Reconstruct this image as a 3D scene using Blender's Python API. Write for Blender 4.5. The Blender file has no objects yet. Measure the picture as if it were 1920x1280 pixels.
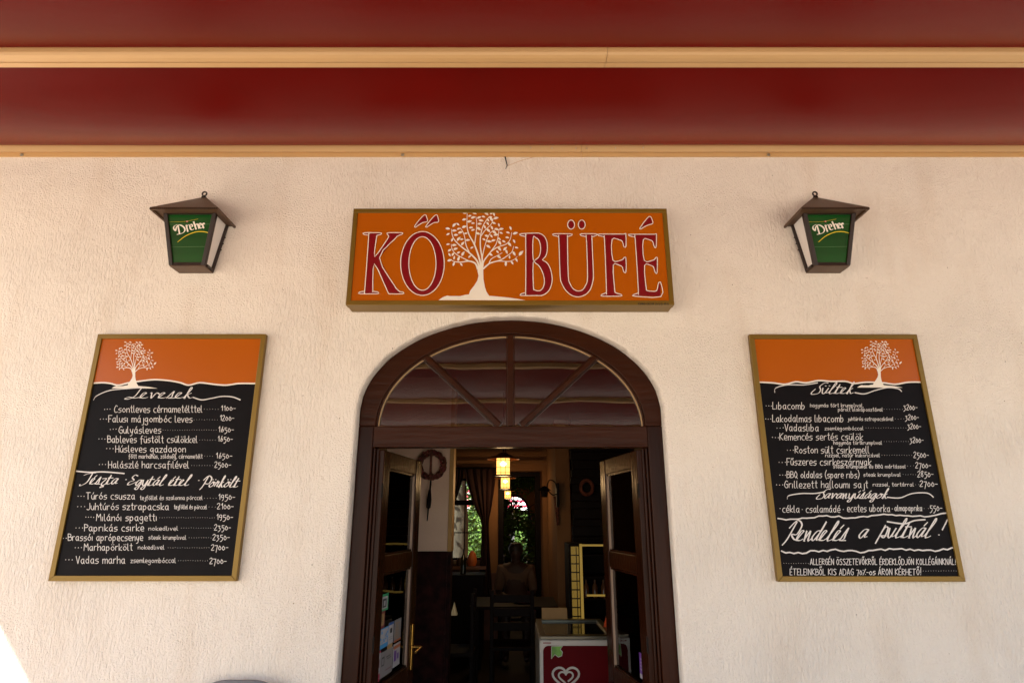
import bpy, bmesh, math, random
from mathutils import Vector, Matrix
from mathutils.geometry import tessellate_polygon
R = math.radians
rnd = random.Random(7)

# ------------------------------------------------------------------ camera, world, sun, exposure
scene = bpy.context.scene
col = scene.collection
FPX, TH, CAMH, WY = 1130.0, R(16.37), 1.6, 3.0
cam_d = bpy.data.cameras.new('camera')
cam_d.sensor_width = 36.0
cam_d.lens = FPX / 1920 * 36
cam_d.clip_start, cam_d.clip_end = 0.05, 400
cam = bpy.data.objects.new('camera', cam_d)
cam.location = (0, 0, CAMH)
cam.rotation_euler = (R(90) + TH, 0, 0)
col.objects.link(cam)
scene.camera = cam

SUN_DIR = Vector((-1.19, -1.0, 1.43)).normalized()       # towards the sun
w = bpy.data.worlds.new('World')
scene.world = w
w.use_nodes = True
nt = w.node_tree
for n in list(nt.nodes):
    nt.nodes.remove(n)
sky = nt.nodes.new('ShaderNodeTexSky')
sky.sky_type = 'NISHITA'
sky.sun_disc = False
sky.sun_elevation = math.asin(SUN_DIR.z)
sky.sun_rotation = math.atan2(SUN_DIR.x, SUN_DIR.y)
bg = nt.nodes.new('ShaderNodeBackground')
bg.inputs['Strength'].default_value = 0.08
wo = nt.nodes.new('ShaderNodeOutputWorld')
nt.links.new(sky.outputs[0], bg.inputs['Color'])
nt.links.new(bg.outputs[0], wo.inputs['Surface'])
sd = bpy.data.lights.new('sun', 'SUN')
sd.energy = 4.0
sd.angle = R(0.53)
sd.color = (1.0, 0.93, 0.83)
sun = bpy.data.objects.new('sun', sd)
sun.rotation_euler = SUN_DIR.to_track_quat('Z', 'Y').to_euler()
sun.location = (-8, -8, 12)
col.objects.link(sun)
scene.view_settings.view_transform = 'Standard'
scene.view_settings.look = 'None'
scene.view_settings.gamma = 1.0
scene.view_settings.use_curve_mapping = False
scene.view_settings.exposure = 2.2
scene.cycles.use_denoising = True
scene.cycles.max_bounces = 10
scene.cycles.diffuse_bounces = 6
scene.cycles.transparent_max_bounces = 16

# ------------------------------------------------------------------ materials
def srgb(r, g, b):
    f = lambda c: (c / 255 / 12.92) if c <= 10 else ((c / 255 + 0.055) / 1.055) ** 2.4
    return (f(r), f(g), f(b))

MATS = {}
def mat(name, rgb, rough=0.5, metal=0.0, var=0.12, nscale=6.0, bump=0.0, bscale=60.0, stretch=(1, 1, 1),
        spec=0.5, emit=None, estr=0.0, coat=0.0):
    m = bpy.data.materials.new(name)
    m.use_nodes = True
    t = m.node_tree
    b = t.nodes['Principled BSDF']
    b.inputs['Roughness'].default_value = rough
    b.inputs['Metallic'].default_value = metal
    b.inputs['Specular IOR Level'].default_value = spec
    b.inputs['Coat Weight'].default_value = coat
    tc = t.nodes.new('ShaderNodeTexCoord')
    mp = t.nodes.new('ShaderNodeMapping')
    mp.inputs['Scale'].default_value = stretch
    t.links.new(tc.outputs['Object'], mp.inputs[0])
    no = t.nodes.new('ShaderNodeTexNoise')
    no.inputs['Scale'].default_value = nscale
    no.inputs['Detail'].default_value = 6
    t.links.new(mp.outputs[0], no.inputs['Vector'])
    cr = t.nodes.new('ShaderNodeValToRGB')
    cr.color_ramp.elements[0].position = 0.3
    cr.color_ramp.elements[1].position = 0.7
    cr.color_ramp.elements[0].color = (*[c * (1 - var) for c in rgb], 1)
    cr.color_ramp.elements[1].color = (*[min(1, c * (1 + var)) for c in rgb], 1)
    t.links.new(no.outputs['Fac'], cr.inputs[0])
    t.links.new(cr.outputs[0], b.inputs['Base Color'])
    if bump:
        n2 = t.nodes.new('ShaderNodeTexNoise')
        n2.inputs['Scale'].default_value = bscale
        n2.inputs['Detail'].default_value = 4
        t.links.new(mp.outputs[0], n2.inputs['Vector'])
        bp = t.nodes.new('ShaderNodeBump')
        bp.inputs['Strength'].default_value = bump
        bp.inputs['Distance'].default_value = 0.01
        t.links.new(n2.outputs['Fac'], bp.inputs['Height'])
        t.links.new(bp.outputs[0], b.inputs['Normal'])
    if emit:
        b.inputs['Emission Color'].default_value = (*emit, 1)
        b.inputs['Emission Strength'].default_value = estr
    MATS[name] = m
    return m

def mat_stucco():
    m = mat('stucco', (0.86, 0.765, 0.66), rough=0.9, var=0.035, nscale=1.1, spec=0.2)
    t = m.node_tree
    b = t.nodes['Principled BSDF']
    tc = t.nodes['Texture Coordinate']
    geo = tc.outputs['Object']
    # combed vertical streaks
    mp = t.nodes.new('ShaderNodeMapping'); mp.inputs['Scale'].default_value = (1.0, 1.0, 0.30)
    mp.inputs['Rotation'].default_value = (0, R(4), 0)
    t.links.new(geo, mp.inputs[0])
    n1 = t.nodes.new('ShaderNodeTexNoise'); n1.inputs['Scale'].default_value = 88; n1.inputs['Detail'].default_value = 5
    n1.inputs['Roughness'].default_value = 0.6; n1.inputs['Distortion'].default_value = 0.6
    t.links.new(mp.outputs[0], n1.inputs['Vector'])
    # pebbly grain
    n2 = t.nodes.new('ShaderNodeTexNoise'); n2.inputs['Scale'].default_value = 115; n2.inputs['Detail'].default_value = 3
    t.links.new(geo, n2.inputs['Vector'])
    n3 = t.nodes.new('ShaderNodeTexNoise'); n3.inputs['Scale'].default_value = 1.1; n3.inputs['Detail'].default_value = 3
    t.links.new(geo, n3.inputs['Vector'])
    # pits
    v = t.nodes.new('ShaderNodeTexVoronoi'); v.inputs['Scale'].default_value = 22
    t.links.new(geo, v.inputs['Vector'])
    pr = t.nodes.new('ShaderNodeValToRGB')
    pr.color_ramp.elements[0].position = 0.02; pr.color_ramp.elements[1].position = 0.09
    t.links.new(v.outputs['Distance'], pr.inputs[0])
    r3 = t.nodes.new('ShaderNodeValToRGB')
    r3.color_ramp.elements[0].position = 0.42; r3.color_ramp.elements[1].position = 0.62
    t.links.new(n3.outputs['Fac'], r3.inputs[0])
    mx = t.nodes.new('ShaderNodeMix'); mx.data_type = 'FLOAT'
    t.links.new(r3.outputs[0], mx.inputs['Factor'])
    t.links.new(n1.outputs['Fac'], mx.inputs[2]); t.links.new(n2.outputs['Fac'], mx.inputs[3])
    ad = t.nodes.new('ShaderNodeMath'); ad.operation = 'MULTIPLY_ADD'
    ad.inputs[1].default_value = 0.12
    t.links.new(pr.outputs[0], ad.inputs[0]); t.links.new(mx.outputs[0], ad.inputs[2])
    n4 = t.nodes.new('ShaderNodeTexNoise'); n4.inputs['Scale'].default_value = 7; n4.inputs['Detail'].default_value = 2
    t.links.new(geo, n4.inputs['Vector'])
    a2 = t.nodes.new('ShaderNodeMath'); a2.operation = 'MULTIPLY_ADD'; a2.inputs[1].default_value = 1.0
    t.links.new(n4.outputs['Fac'], a2.inputs[0]); t.links.new(ad.outputs[0], a2.inputs[2])
    # sparse dirt specks and faint grime, colour only
    vs = t.nodes.new('ShaderNodeTexVoronoi'); vs.inputs['Scale'].default_value = 9
    t.links.new(geo, vs.inputs['Vector'])
    sr = t.nodes.new('ShaderNodeValToRGB')
    sr.color_ramp.elements[0].position = 0.015; sr.color_ramp.elements[0].color = (.35, .28, .22, 1)
    sr.color_ramp.elements[1].position = 0.035; sr.color_ramp.elements[1].color = (1, 1, 1, 1)
    t.links.new(vs.outputs['Distance'], sr.inputs[0])
    mpg = t.nodes.new('ShaderNodeMapping'); mpg.inputs['Scale'].default_value = (1, 1, .25)
    t.links.new(geo, mpg.inputs[0])
    ng = t.nodes.new('ShaderNodeTexNoise'); ng.inputs['Scale'].default_value = 4.5; ng.inputs['Detail'].default_value = 8
    t.links.new(mpg.outputs[0], ng.inputs['Vector'])
    gr = t.nodes.new('ShaderNodeValToRGB')
    gr.color_ramp.elements[0].position = 0.30; gr.color_ramp.elements[0].color = (.94, .91, .88, 1)
    gr.color_ramp.elements[1].position = 0.48; gr.color_ramp.elements[1].color = (1, 1, 1, 1)
    t.links.new(ng.outputs['Fac'], gr.inputs[0])
    m1 = t.nodes.new('ShaderNodeMix'); m1.data_type = 'RGBA'; m1.blend_type = 'MULTIPLY'; m1.inputs['Factor'].default_value = 1
    m2 = t.nodes.new('ShaderNodeMix'); m2.data_type = 'RGBA'; m2.blend_type = 'MULTIPLY'; m2.inputs['Factor'].default_value = 1
    base_link = b.inputs['Base Color'].links[0].from_socket
    t.links.new(base_link, m1.inputs[6]); t.links.new(sr.outputs[0], m1.inputs[7])
    t.links.new(m1.outputs[2], m2.inputs[6]); t.links.new(gr.outputs[0], m2.inputs[7])
    t.links.new(m2.outputs[2], b.inputs['Base Color'])
    bp = t.nodes.new('ShaderNodeBump'); bp.inputs['Strength'].default_value = 1.0; bp.inputs['Distance'].default_value = 0.013
    t.links.new(a2.outputs[0], bp.inputs['Height'])
    t.links.new(bp.outputs[0], b.inputs['Normal'])
    return m

def mat_glass(name, ior=1.5, rough=0.0, tint=(1, 1, 1)):
    m = bpy.data.materials.new(name); m.use_nodes = True
    t = m.node_tree
    for n in list(t.nodes): t.nodes.remove(n)
    o = t.nodes.new('ShaderNodeOutputMaterial')
    mx = t.nodes.new('ShaderNodeMixShader')
    fr = t.nodes.new('ShaderNodeFresnel'); fr.inputs['IOR'].default_value = ior
    tr = t.nodes.new('ShaderNodeBsdfTransparent'); tr.inputs[0].default_value = (*tint, 1)
    gl = t.nodes.new('ShaderNodeBsdfGlossy'); gl.inputs['Roughness'].default_value = rough
    no = t.nodes.new('ShaderNodeTexNoise'); no.inputs['Scale'].default_value = 2.2
    bp = t.nodes.new('ShaderNodeBump'); bp.inputs['Strength'].default_value = 0.06; bp.inputs['Distance'].default_value = 0.02
    tc = t.nodes.new('ShaderNodeTexCoord')
    t.links.new(tc.outputs['Object'], no.inputs['Vector'])
    t.links.new(no.outputs['Fac'], bp.inputs['Height']); t.links.new(bp.outputs[0], gl.inputs['Normal'])
    t.links.new(fr.outputs[0], mx.inputs[0]); t.links.new(tr.outputs[0], mx.inputs[1]); t.links.new(gl.outputs[0], mx.inputs[2])
    t.links.new(mx.outputs[0], o.inputs[0])
    return m

def mat_fabric():
    m = mat('awning_fabric', (0.050, 0.0003, 0.0002), rough=0.22, var=0.22, nscale=1.6, bump=0.12, bscale=420, stretch=(1, 1, .5), spec=0.09)
    t = m.node_tree
    b = t.nodes['Principled BSDF']
    b.inputs['Specular Tint'].default_value = (1.0, 0.22, 0.15, 1)
    o = t.nodes['Material Output']
    tr = t.nodes.new('ShaderNodeBsdfTranslucent'); tr.inputs[0].default_value = (0.40, 0.020, 0.012, 1)
    mx = t.nodes.new('ShaderNodeMixShader'); mx.inputs[0].default_value = 0.038
    t.links.new(b.outputs[0], mx.inputs[1]); t.links.new(tr.outputs[0], mx.inputs[2])
    t.links.new(mx.outputs[0], o.inputs[0])
    return m

STUCCO = mat_stucco()
FABRIC = mat_fabric()
GLASS = mat_glass('fanlight_glass', 2.35, tint=(.32, .26, .24))
GLASS_IN = mat_glass('door_glass', 1.9)
RAIL = mat('beige_aluminium', (0.60, 0.375, 0.165), rough=0.42, var=0.04, nscale=3, stretch=(0.3, 6, 6), bump=0.03, bscale=40)
STEEL = mat('screw_steel', (0.55, 0.55, 0.5), rough=0.3, metal=1.0)
WOOD = mat('dark_stained_wood', (0.026, 0.0062, 0.002), rough=0.27, var=0.35, nscale=9, stretch=(1, 1, 0.12), bump=0.22, bscale=45, spec=0.11)
WOODH = mat('dark_stained_rail', (0.032, 0.0082, 0.0025), rough=0.3, var=0.3, nscale=9, stretch=(0.12, 1, 1), bump=0.22, bscale=45, spec=0.11)
REFLBEAD = mat('reflection_bead', (0.30, 0.20, 0.14), rough=0.5)  # pale colour carries the bright reflection along the free stile
PUTTY = mat('glazing_strip', (0.36, 0.22, 0.10), rough=0.5)
BRONZE = mat('bronze_frame', (0.20, 0.112, 0.010), rough=0.38, metal=0.35, var=0.15, nscale=4, stretch=(0.3, 1, 0.3))
ORANGE = mat('orange_panel', (0.42, 0.090, 0.002), rough=0.25, spec=0.25, var=0.04, nscale=2)
WHITEP = mat('cream_print', (0.82, 0.74, 0.62), rough=0.5, var=0.02)
REDP = mat('red_print', (0.20, 0.003, 0.006), rough=0.3, var=0.02)
CHALKB = mat('black_panel', (0.0045, 0.003, 0.0035), rough=0.5, var=0.35, nscale=8, spec=0.09)
CHALK = mat('white_marker', (0.70, 0.65, 0.61), rough=0.6, var=0.05)
BROWNM = mat('brown_lantern_metal', (0.018, 0.007, 0.004), rough=0.42, var=0.2, nscale=20, bump=0.15, bscale=180)
ROOFM = mat('brown_lantern_roof', (0.085, 0.042, 0.018), rough=0.45, var=0.15, nscale=12, bump=0.15, bscale=180)
GREEN = mat('green_print', (0.005, 0.062, 0.008), rough=0.16, var=0.25, nscale=5, stretch=(0.2, 1, 1.6))
GREENL = mat('green_print_line', (0.10, 0.22, 0.08), rough=0.3)
YELLOW = mat('yellow_print', (0.80, 0.58, 0.02), rough=0.3)
OPAL = mat('opal_panel', (0.80, 0.76, 0.72), rough=0.3, var=0.04)
BLACK = mat('black_print', (0.01, 0.01, 0.01), rough=0.6)
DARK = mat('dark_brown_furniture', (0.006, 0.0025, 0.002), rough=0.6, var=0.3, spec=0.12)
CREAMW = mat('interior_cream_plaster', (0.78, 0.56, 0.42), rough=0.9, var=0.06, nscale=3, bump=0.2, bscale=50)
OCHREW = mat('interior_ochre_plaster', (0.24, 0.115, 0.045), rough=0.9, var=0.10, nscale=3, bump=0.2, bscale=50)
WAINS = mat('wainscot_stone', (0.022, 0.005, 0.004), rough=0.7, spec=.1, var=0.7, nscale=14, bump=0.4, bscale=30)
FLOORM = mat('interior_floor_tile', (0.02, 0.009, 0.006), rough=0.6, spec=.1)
BRASS = mat('brass', (0.70, 0.42, 0.10), rough=0.25, metal=1.0)
CURTM = mat('maroon_curtain', (0.020, 0.0025, 0.002), rough=0.8, var=0.3, nscale=12, stretch=(1, 1, 0.1))
GREY = mat('grey_plastic', (0.17, 0.165, 0.17), rough=0.5)
BARK = mat('bark', (0.045, 0.040, 0.024), rough=0.95, var=0.7, nscale=9, stretch=(1, 1, 0.25), bump=0.8, bscale=20)
LEAFA = mat('leaf_green', (0.10, 0.20, 0.03), rough=0.5, var=0.6, nscale=3)
PAVE = mat('paving', (0.50, 0.44, 0.36), rough=0.9, var=0.1, nscale=2, bump=0.3, bscale=30)
SKIN = mat('skin', (0.05, 0.022, 0.014), rough=0.6)
HAIR = mat('dark_hair', (0.015, 0.009, 0.006), rough=0.6)
SHIRT = mat('tan_shirt', (0.15, 0.085, 0.05), rough=0.9)
IRON = mat('dark_iron', (.012, .008, .006), rough=.6, spec=.1)
WHITEM = mat('white_enamel', (0.48, 0.45, 0.40), rough=0.3)

# ------------------------------------------------------------------ helpers
def P(px, py, y):
    """world point at depth y seen at photo pixel px, py"""
    r, u = (px - 960) / FPX, (640 - py) / FPX
    dy, dz = math.cos(TH) - u * math.sin(TH), math.sin(TH) + u * math.cos(TH)
    k = y / dy
    return Vector((r * k, y, CAMH + dz * k))

ROOT = {}
def root(o):
    while o.parent: o = o.parent
    return o

def tag(o, label=None, cat=None, group=None, kind=None):
    if label: o['label'] = label
    if cat: o['category'] = cat
    if group: o['group'] = group
    if kind: o['kind'] = kind
    return o

def thing(name, label, cat, loc, group=None):
    o = bpy.data.objects.new(name, None)
    o.empty_display_size = 0.1
    o.location = loc
    col.objects.link(o)
    return tag(o, label, cat, group)

class MB:
    def __init__(s): s.v = []; s.f = []
    def add(s, vs, fs):
        b = len(s.v); s.v += [Vector(v) for v in vs]; s.f += [tuple(i + b for i in f) for f in fs]
        return s
    def box(s, x0, x1, y0, y1, z0, z1):
        vs = [(x, y, z) for x in (x0, x1) for y in (y0, y1) for z in (z0, z1)]
        return s.add(vs, [(0, 1, 3, 2), (4, 6, 7, 5), (0, 4, 5, 1), (2, 3, 7, 6), (0, 2, 6, 4), (1, 5, 7, 3)])
    def hexa(s, a, b):
        """a, b: two quads of 4 points joined into a solid"""
        return s.add(list(a) + list(b), [(3, 2, 1, 0), (4, 5, 6, 7)] + [(i, (i + 1) % 4, (i + 1) % 4 + 4, i + 4) for i in range(4)])
    def tube(s, pts, r, n=8, cap=True):
        pts = [Vector(p) for p in pts]
        rr = r if isinstance(r, (list, tuple)) else [r] * len(pts)
        b = len(s.v)
        for i, p in enumerate(pts):
            d = (pts[min(i + 1, len(pts) - 1)] - pts[max(i - 1, 0)]).normalized()
            u = d.orthogonal().normalized() if i == 0 else (pu - d * pu.dot(d)).normalized()
            pu = u; vv = d.cross(u)
            for k in range(n):
                a = 2 * math.pi * k / n
                s.v.append(p + (u * math.cos(a) + vv * math.sin(a)) * rr[i])
        for i in range(len(pts) - 1):
            for k in range(n):
                s.f.append((b + i * n + k, b + i * n + (k + 1) % n, b + (i + 1) * n + (k + 1) % n, b + (i + 1) * n + k))
        if cap:
            s.f.append(tuple(b + k for k in reversed(range(n))))
            s.f.append(tuple(b + (len(pts) - 1) * n + k for k in range(n)))
        return s
    def lathe(s, c, prof, n=16):
        b = len(s.v)
        for (r, z) in prof:
            for k in range(n):
                a = 2 * math.pi * k / n
                s.v.append(Vector((c[0] + r * math.cos(a), c[1] + r * math.sin(a), c[2] + z)))
        for i in range(len(prof) - 1):
            for k in range(n):
                s.f.append((b + i * n + k, b + i * n + (k + 1) % n, b + (i + 1) * n + (k + 1) % n, b + (i + 1) * n + k))
        return s
    def poly(s, outer, holes=()):
        loops = [[Vector(p) for p in outer]] + [[Vector(p) for p in h] for h in holes]
        tris = tessellate_polygon(loops)
        flat = [p for l in loops for p in l]
        return s.add(flat, [tuple(t) for t in tris])
    def prism(s, prof, x0, x1):
        """closed (y, z) profile swept along x"""
        n = len(prof)
        s.add([(x0, y, z) for y, z in prof] + [(x1, y, z) for y, z in prof],
              [(i, (i + 1) % n, (i + 1) % n + n, i + n) for i in range(n)] + [tuple(range(n))[::-1], tuple(range(n, 2 * n))])
        return s
    def build(s, name, m, parent=None, smooth=False, bevel=0.0, fix=True):
        me = bpy.data.meshes.new(name)
        off = Vector((0, 0, 0))
        if parent: off = root(parent).location
        me.from_pydata([tuple(v - off) for v in s.v], [], s.f)
        if fix:
            bm = bmesh.new(); bm.from_mesh(me)
            bmesh.ops.recalc_face_normals(bm, faces=bm.faces)
            bm.to_mesh(me); bm.free()
        me.materials.append(m)
        if smooth:
            for p in me.polygons: p.use_smooth = True
            try: me.set_sharp_from_angle(angle=R(40))
            except Exception: pass
        o = bpy.data.objects.new(name, me)
        col.objects.link(o)
        if parent: o.parent = parent
        if bevel:
            bv = o.modifiers.new('bevel', 'BEVEL'); bv.width = bevel; bv.segments = 2; bv.limit_method = 'ANGLE'
        return o

def copy_tree(o, parent=None):
    c = o.copy(); col.objects.link(c)
    if parent: c.parent = parent
    for ch in list(o.children): copy_tree(ch, c)
    return c

def structure(o): o['kind'] = 'structure'; return o

def catmull(pts, n=4, closed=False):
    if len(pts) < 3: return list(pts)
    out = []
    m = len(pts)
    rng = range(m if closed else m - 1)
    for i in rng:
        g = (lambda k: pts[k % m]) if closed else (lambda k: pts[min(max(k, 0), m - 1)])
        p0, p1, p2, p3 = g(i - 1), g(i), g(i + 1), g(i + 2)
        for j in range(n):
            t = j / n
            out.append(tuple(0.5 * (2 * p1[a] + (p2[a] - p0[a]) * t + (2 * p0[a] - 5 * p1[a] + 4 * p2[a] - p3[a]) * t * t
                             + (3 * p1[a] - p0[a] - 3 * p2[a] + p3[a]) * t ** 3) for a in range(len(p1))))
    if not closed: out.append(tuple(pts[-1]))
    return out

STK = [0]
def stroke(mb, pts, w, Y, nib=None, closed=False, taper=False):
    pts = [Vector(p) for p in pts]
    if not closed and len(pts) > 2:
        cur = [pts[0]]
        for i in range(1, len(pts) - 1):
            cur.append(pts[i])
            a, b = pts[i] - pts[i - 1], pts[i + 1] - pts[i]
            if a.length > 1e-7 and b.length > 1e-7 and a.angle(b) > R(70):
                stroke1(mb, cur, w, Y, nib); cur = [pts[i]]
        cur.append(pts[-1])
        return stroke1(mb, cur, w, Y, nib)
    return stroke1(mb, pts, w, Y, nib, closed)
def offset_path(pts, d):
    n = len(pts)
    ar = sum(pts[i][0] * pts[(i + 1) % n][1] - pts[(i + 1) % n][0] * pts[i][1] for i in range(n))
    sg_ = 1 if ar > 0 else -1
    out = []
    for i in range(n):
        a, b = Vector(pts[i - 1]), Vector(pts[(i + 1) % n])
        t = (b - a).normalized() if (b - a).length > 1e-9 else Vector((1, 0))
        out.append((pts[i][0] + t.y * d * sg_, pts[i][1] - t.x * d * sg_))
    return out
def stroke1(mb, pts, w, Y, nib=None, closed=False, taper=False):
    """flat ink line on the plane y=Y; pts are (X, Z). nib = angle for a broad pen"""
    pts = [Vector(p) for p in pts]
    q = [pts[0]]
    for p in pts[1:]:
        if (p - q[-1]).length > w * 0.05: q.append(p)
    pts = q
    if len(pts) < 2:
        pts = [pts[0], pts[0] + Vector((w * 0.6, 0))]
    n = len(pts); vs = []
    for i, p in enumerate(pts):
        if closed: a, b = pts[i - 1], pts[(i + 1) % n]
        else: a, b = pts[max(i - 1, 0)], pts[min(i + 1, n - 1)]
        d = (b - a)
        d = d.normalized() if d.length > 1e-9 else Vector((1, 0))
        nn = Vector((-d.y, d.x))
        ww = w / 2
        if taper: ww *= (0.55 + 0.45 * math.sin(math.pi * min(1, i / (n - 1))))
        if nib is not None:
            k = abs(nn.x * math.cos(nib) + nn.y * math.sin(nib))
            ww *= 0.38 + 1.0 * k
        if not closed and i == 0: p = p - d * ww * 0.7
        if not closed and i == n - 1: p = p + d * ww * 0.7
        STK[0] = (STK[0] + 1) % 48
        y = Y - STK[0] * 0.000012
        vs += [(p.x + nn.x * ww, y, p.y + nn.y * ww), (p.x - nn.x * ww, y, p.y - nn.y * ww)]
    fs = [(2 * i, 2 * i + 1, 2 * i + 3, 2 * i + 2) for i in range(n - 1)]
    if closed: fs.append((2 * n - 2, 2 * n - 1, 1, 0))
    mb.add(vs, fs)

# ------------------------------------------------------------------ stroke alphabet (y: 4 = baseline, a = x-height, e = cap height)
G = {
'a': (6, "5a 2a 07 24 45 58|5a 55 64"), 'b': (6, "0e 04|08 3a 57 34 04"), 'c': (5, "5a 2a 07 24 54"),
'd': (6, "5e 54|58 2a 07 24 56"), 'e': (5, "07 57 4a 1a 06 24 54"), 'f': (5, "5e 3e 2c 22|0a 5a"),
'g': (6, "5a 2a 07 35 58|5a 51 20 01"), 'h': (5, "0e 04|08 3a 59 54"), 'i': (1, "0a 04"), 'j': (3, "3a 31 10 00"),
'k': (5, "0e 04|/5a 06 54"), 'l': (2, "0e 05 24"), 'm': (8, "0a 04|08 2a 49 44|48 6a 89 84"), 'n': (5, "0a 04|08 3a 59 54"),
'o': (6, "3a 07 34 67 3a"), 'p': (6, "0a 00|08 3a 57 34 05"), 'q': (6, "5a 50|5a 2a 07 24 57"), 'r': (4, "0a 04|08 2a 4a"),
's': (5, "5a 2a 08 47 56 34 04"), 't': (4, "2e 25 44|0b 4b"), 'u': (5, "0a 06 24 45 5a|5a 54"), 'v': (5, "/0a 24 5a"),
'w': (8, "/0a 24 48 64 8a"), 'x': (5, "/0a 54|5a 04"), 'y': (5, "0a 16 35 5a|5a 31 00"), 'z': (5, "/0a 5a 04 54"),
'A': (6, "/04 3e 64|17 57"), 'B': (6, "0e 04|0e 5d 49 0a|09 69 65 04"), 'C': (6, "6d 3e 08 24 65"), 'D': (7, "0e 04|0e 5d 78 44 04"),
'E': (5, "/5e 0e 04 54|09 49"), 'F': (5, "/6e 0e 04|09 49"), 'G': (6, "6d 3e 08 34 65 69|39 69"), 'H': (6, "0e 04|6e 64|09 69"),
'I': (1, "0e 04"), 'J': (5, "5e 56 24 05"), 'K': (6, "0e 04|/6e 09 64"), 'L': (5, "/0e 04 54"), 'M': (8, "/04 1e 49 7e 84"),
'N': (6, "/04 0e 64 6e"), 'O': (6, "3e 09 34 69 3e"), 'P': (5, "0e 04|0e 5d 5a 09"), 'Q': (7, "3e 09 34 69 3e|46 73"),
'R': (6, "0e 04|0e 5d 5a 09 64"), 'S': (6, "6d 3e 0c 3a 66 34 05"), 'T': (7, "0e 7e|3e 34"), 'U': (6, "0e 06 34 66 6e"),
'V': (6, "/0e 34 6e"), 'Z': (6, "/0e 6e 04 64"),
'0': (5, "2b 07 24 57 2b"), '1': (3, "/1b 3e 34"), '2': (5, "0c 3e 5b 04 54"), '3': (5, "0b 4b 28 56 22 01"), '4': (5, "/4e 07 57|4e 44"),
'5': (5, "/5c 1c 18|18 48 55 21 01"), '6': (5, "4e 16 24 56 49 16"), '7': (5, "/0c 5c 20"), '8': (5, "3e 0c 47 34 07 4c 3e"), '9': (5, "5b 2c 08 48 5b 44 22"),
'-': (4, "08 48"), '.': (1, "04 14"), ',': (1, "14 02"), '!': (2, "1g 17|14 15"), '(': (3, "3g 09 32"), ')': (3, "0g 39 02"),
'%': (6, "6e 04|0c 1c|55 65"), '/': (4, "4e 04"), '·': (2, "08 18"), ':': (1, "04 14|0a 1a"),
}
S = {  # joined script hand
'e': (5, "04 28 3a 1a 05 34 55"), 'v': (6, "0a 1a 24 4a 69"), 's': (5, "04 3c 38 35 14 54"), 'k': (6, "04 3f 2g 14 17 4a 28 44 65"),
'z': (5, "0a 4a 14 41 10 54"), 't': (5, "04 2e 15 34 55|0b 5b"), 'a': (6, "5a 2a 06 24 5a 45 65"), 'g': (6, "5a 2a 06 24 5a 40 10 22 66"),
'y': (6, "0a 15 34 5a 40 10 22 66"), 'l': (5, "05 4e 3g 15 34 55"), 'r': (5, "05 2b 29 4a 35 55"), 'o': (6, "3a 06 24 57 3a 69"),
'n': (6, "0a 14 15 3a 44 65"), 'u': (6, "0a 15 34 5a 45 65"), 'd': (6, "5a 2a 06 24 5a 6g 45 65"), 'p': (6, "2c 00 2a 5a 54 25 65"),
'E': (8, "7f 4g 2d 5a 18 05 35 88"), 'L': (9, "bg 8g 67 33 03 25 64 a5"), 'T': (9, "0e 4g bh|8g 66 12 03"), 'P': (9, "4g 25 01|0c 4h 9e 88 38"),
'S': (8, "bg 8g 5c 78 64 13 05 29"), 'R': (9, "4g 25 01|0c 4h 9e 88 48 75 b4"), '·': (3, "18 28"), '!': (4, "3g 28|04 14"),
}
ACC = {'á': ('a', '´'), 'é': ('e', '´'), 'í': ('i', '´'), 'ó': ('o', '´'), 'ú': ('u', '´'), 'ö': ('o', ':'), 'ü': ('u', ':'), 'ő': ('o', '"'), 'ű': ('u', '"'),
       'Á': ('A', '´'), 'É': ('E', '´'), 'Ö': ('O', ':'), 'Ő': ('O', '"'), 'Ú': ('U', '´')}

def write(mb, text, M, x0, x1, base, cap, w, Y, script=False, slant=0.0, nib=None, jit=0.25):
    """M maps crop pixels to a wall point; x0..x1 the extent, base the baseline, cap the cap height, all in crop pixels"""
    T = S if script else G
    gap = 0.4 if script else 2.3
    strokes = []; x = 0.0
    for ch in text:
        if ch == ' ': x += 5.0; continue
        bch, ac = ACC.get(ch, (ch, None))
        wd, sp = T.get(bch, G.get(bch, (4, "04 44")))
        jy = rnd.uniform(-jit, jit) if not script else 0
        for st in sp.split('|'):
            straight = st.startswith('/')
            st = st.lstrip('/')
            pts = [(x + int(k[0], 36), int(k[1], 36) - 4 + jy) for k in st.split()]
            if not straight: pts = catmull(pts, 5 if script else 3)
            strokes.append(pts)
        top = 11.6 if bch.isupper() else 7.6
        if ac == '´': strokes.append([(x + wd * .45, top), (x + wd * .45 + 1.6, top + 2.4)])
        if ac == ':': strokes += [[(x + wd * .2, top + 1), (x + wd * .2 + .9, top + 1)], [(x + wd * .75, top + 1), (x + wd * .75 + .9, top + 1)]]
        if ac == '"': strokes += [[(x + wd * .15, top), (x + wd * .15 + 1.5, top + 2.4)], [(x + wd * .6, top), (x + wd * .6 + 1.5, top + 2.4)]]
        x += wd + gap
    tot = max(x - gap, 1)
    sx = (x1 - x0) / tot; sy = cap / 10
    for pts in strokes:
        q = []
        for (a, b) in pts:
            c = M(x0 + a * sx + slant * b * sy, base - b * sy)
            q.append((c.x, c.z))
        stroke(mb, q, w, Y, nib=nib, taper=False)

def dots(mb, M, x0, x1, y, w, Y, step=11.5):
    n = max(1, int((x1 - x0) / step))
    for i in range(n + 1):
        x = x0 + (x1 - x0) * i / max(n, 1)
        c = M(x, y + rnd.uniform(-1, 1))
        stroke(mb, [(c.x, c.z), (c.x + w * .35, c.z)], w, Y)

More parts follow.
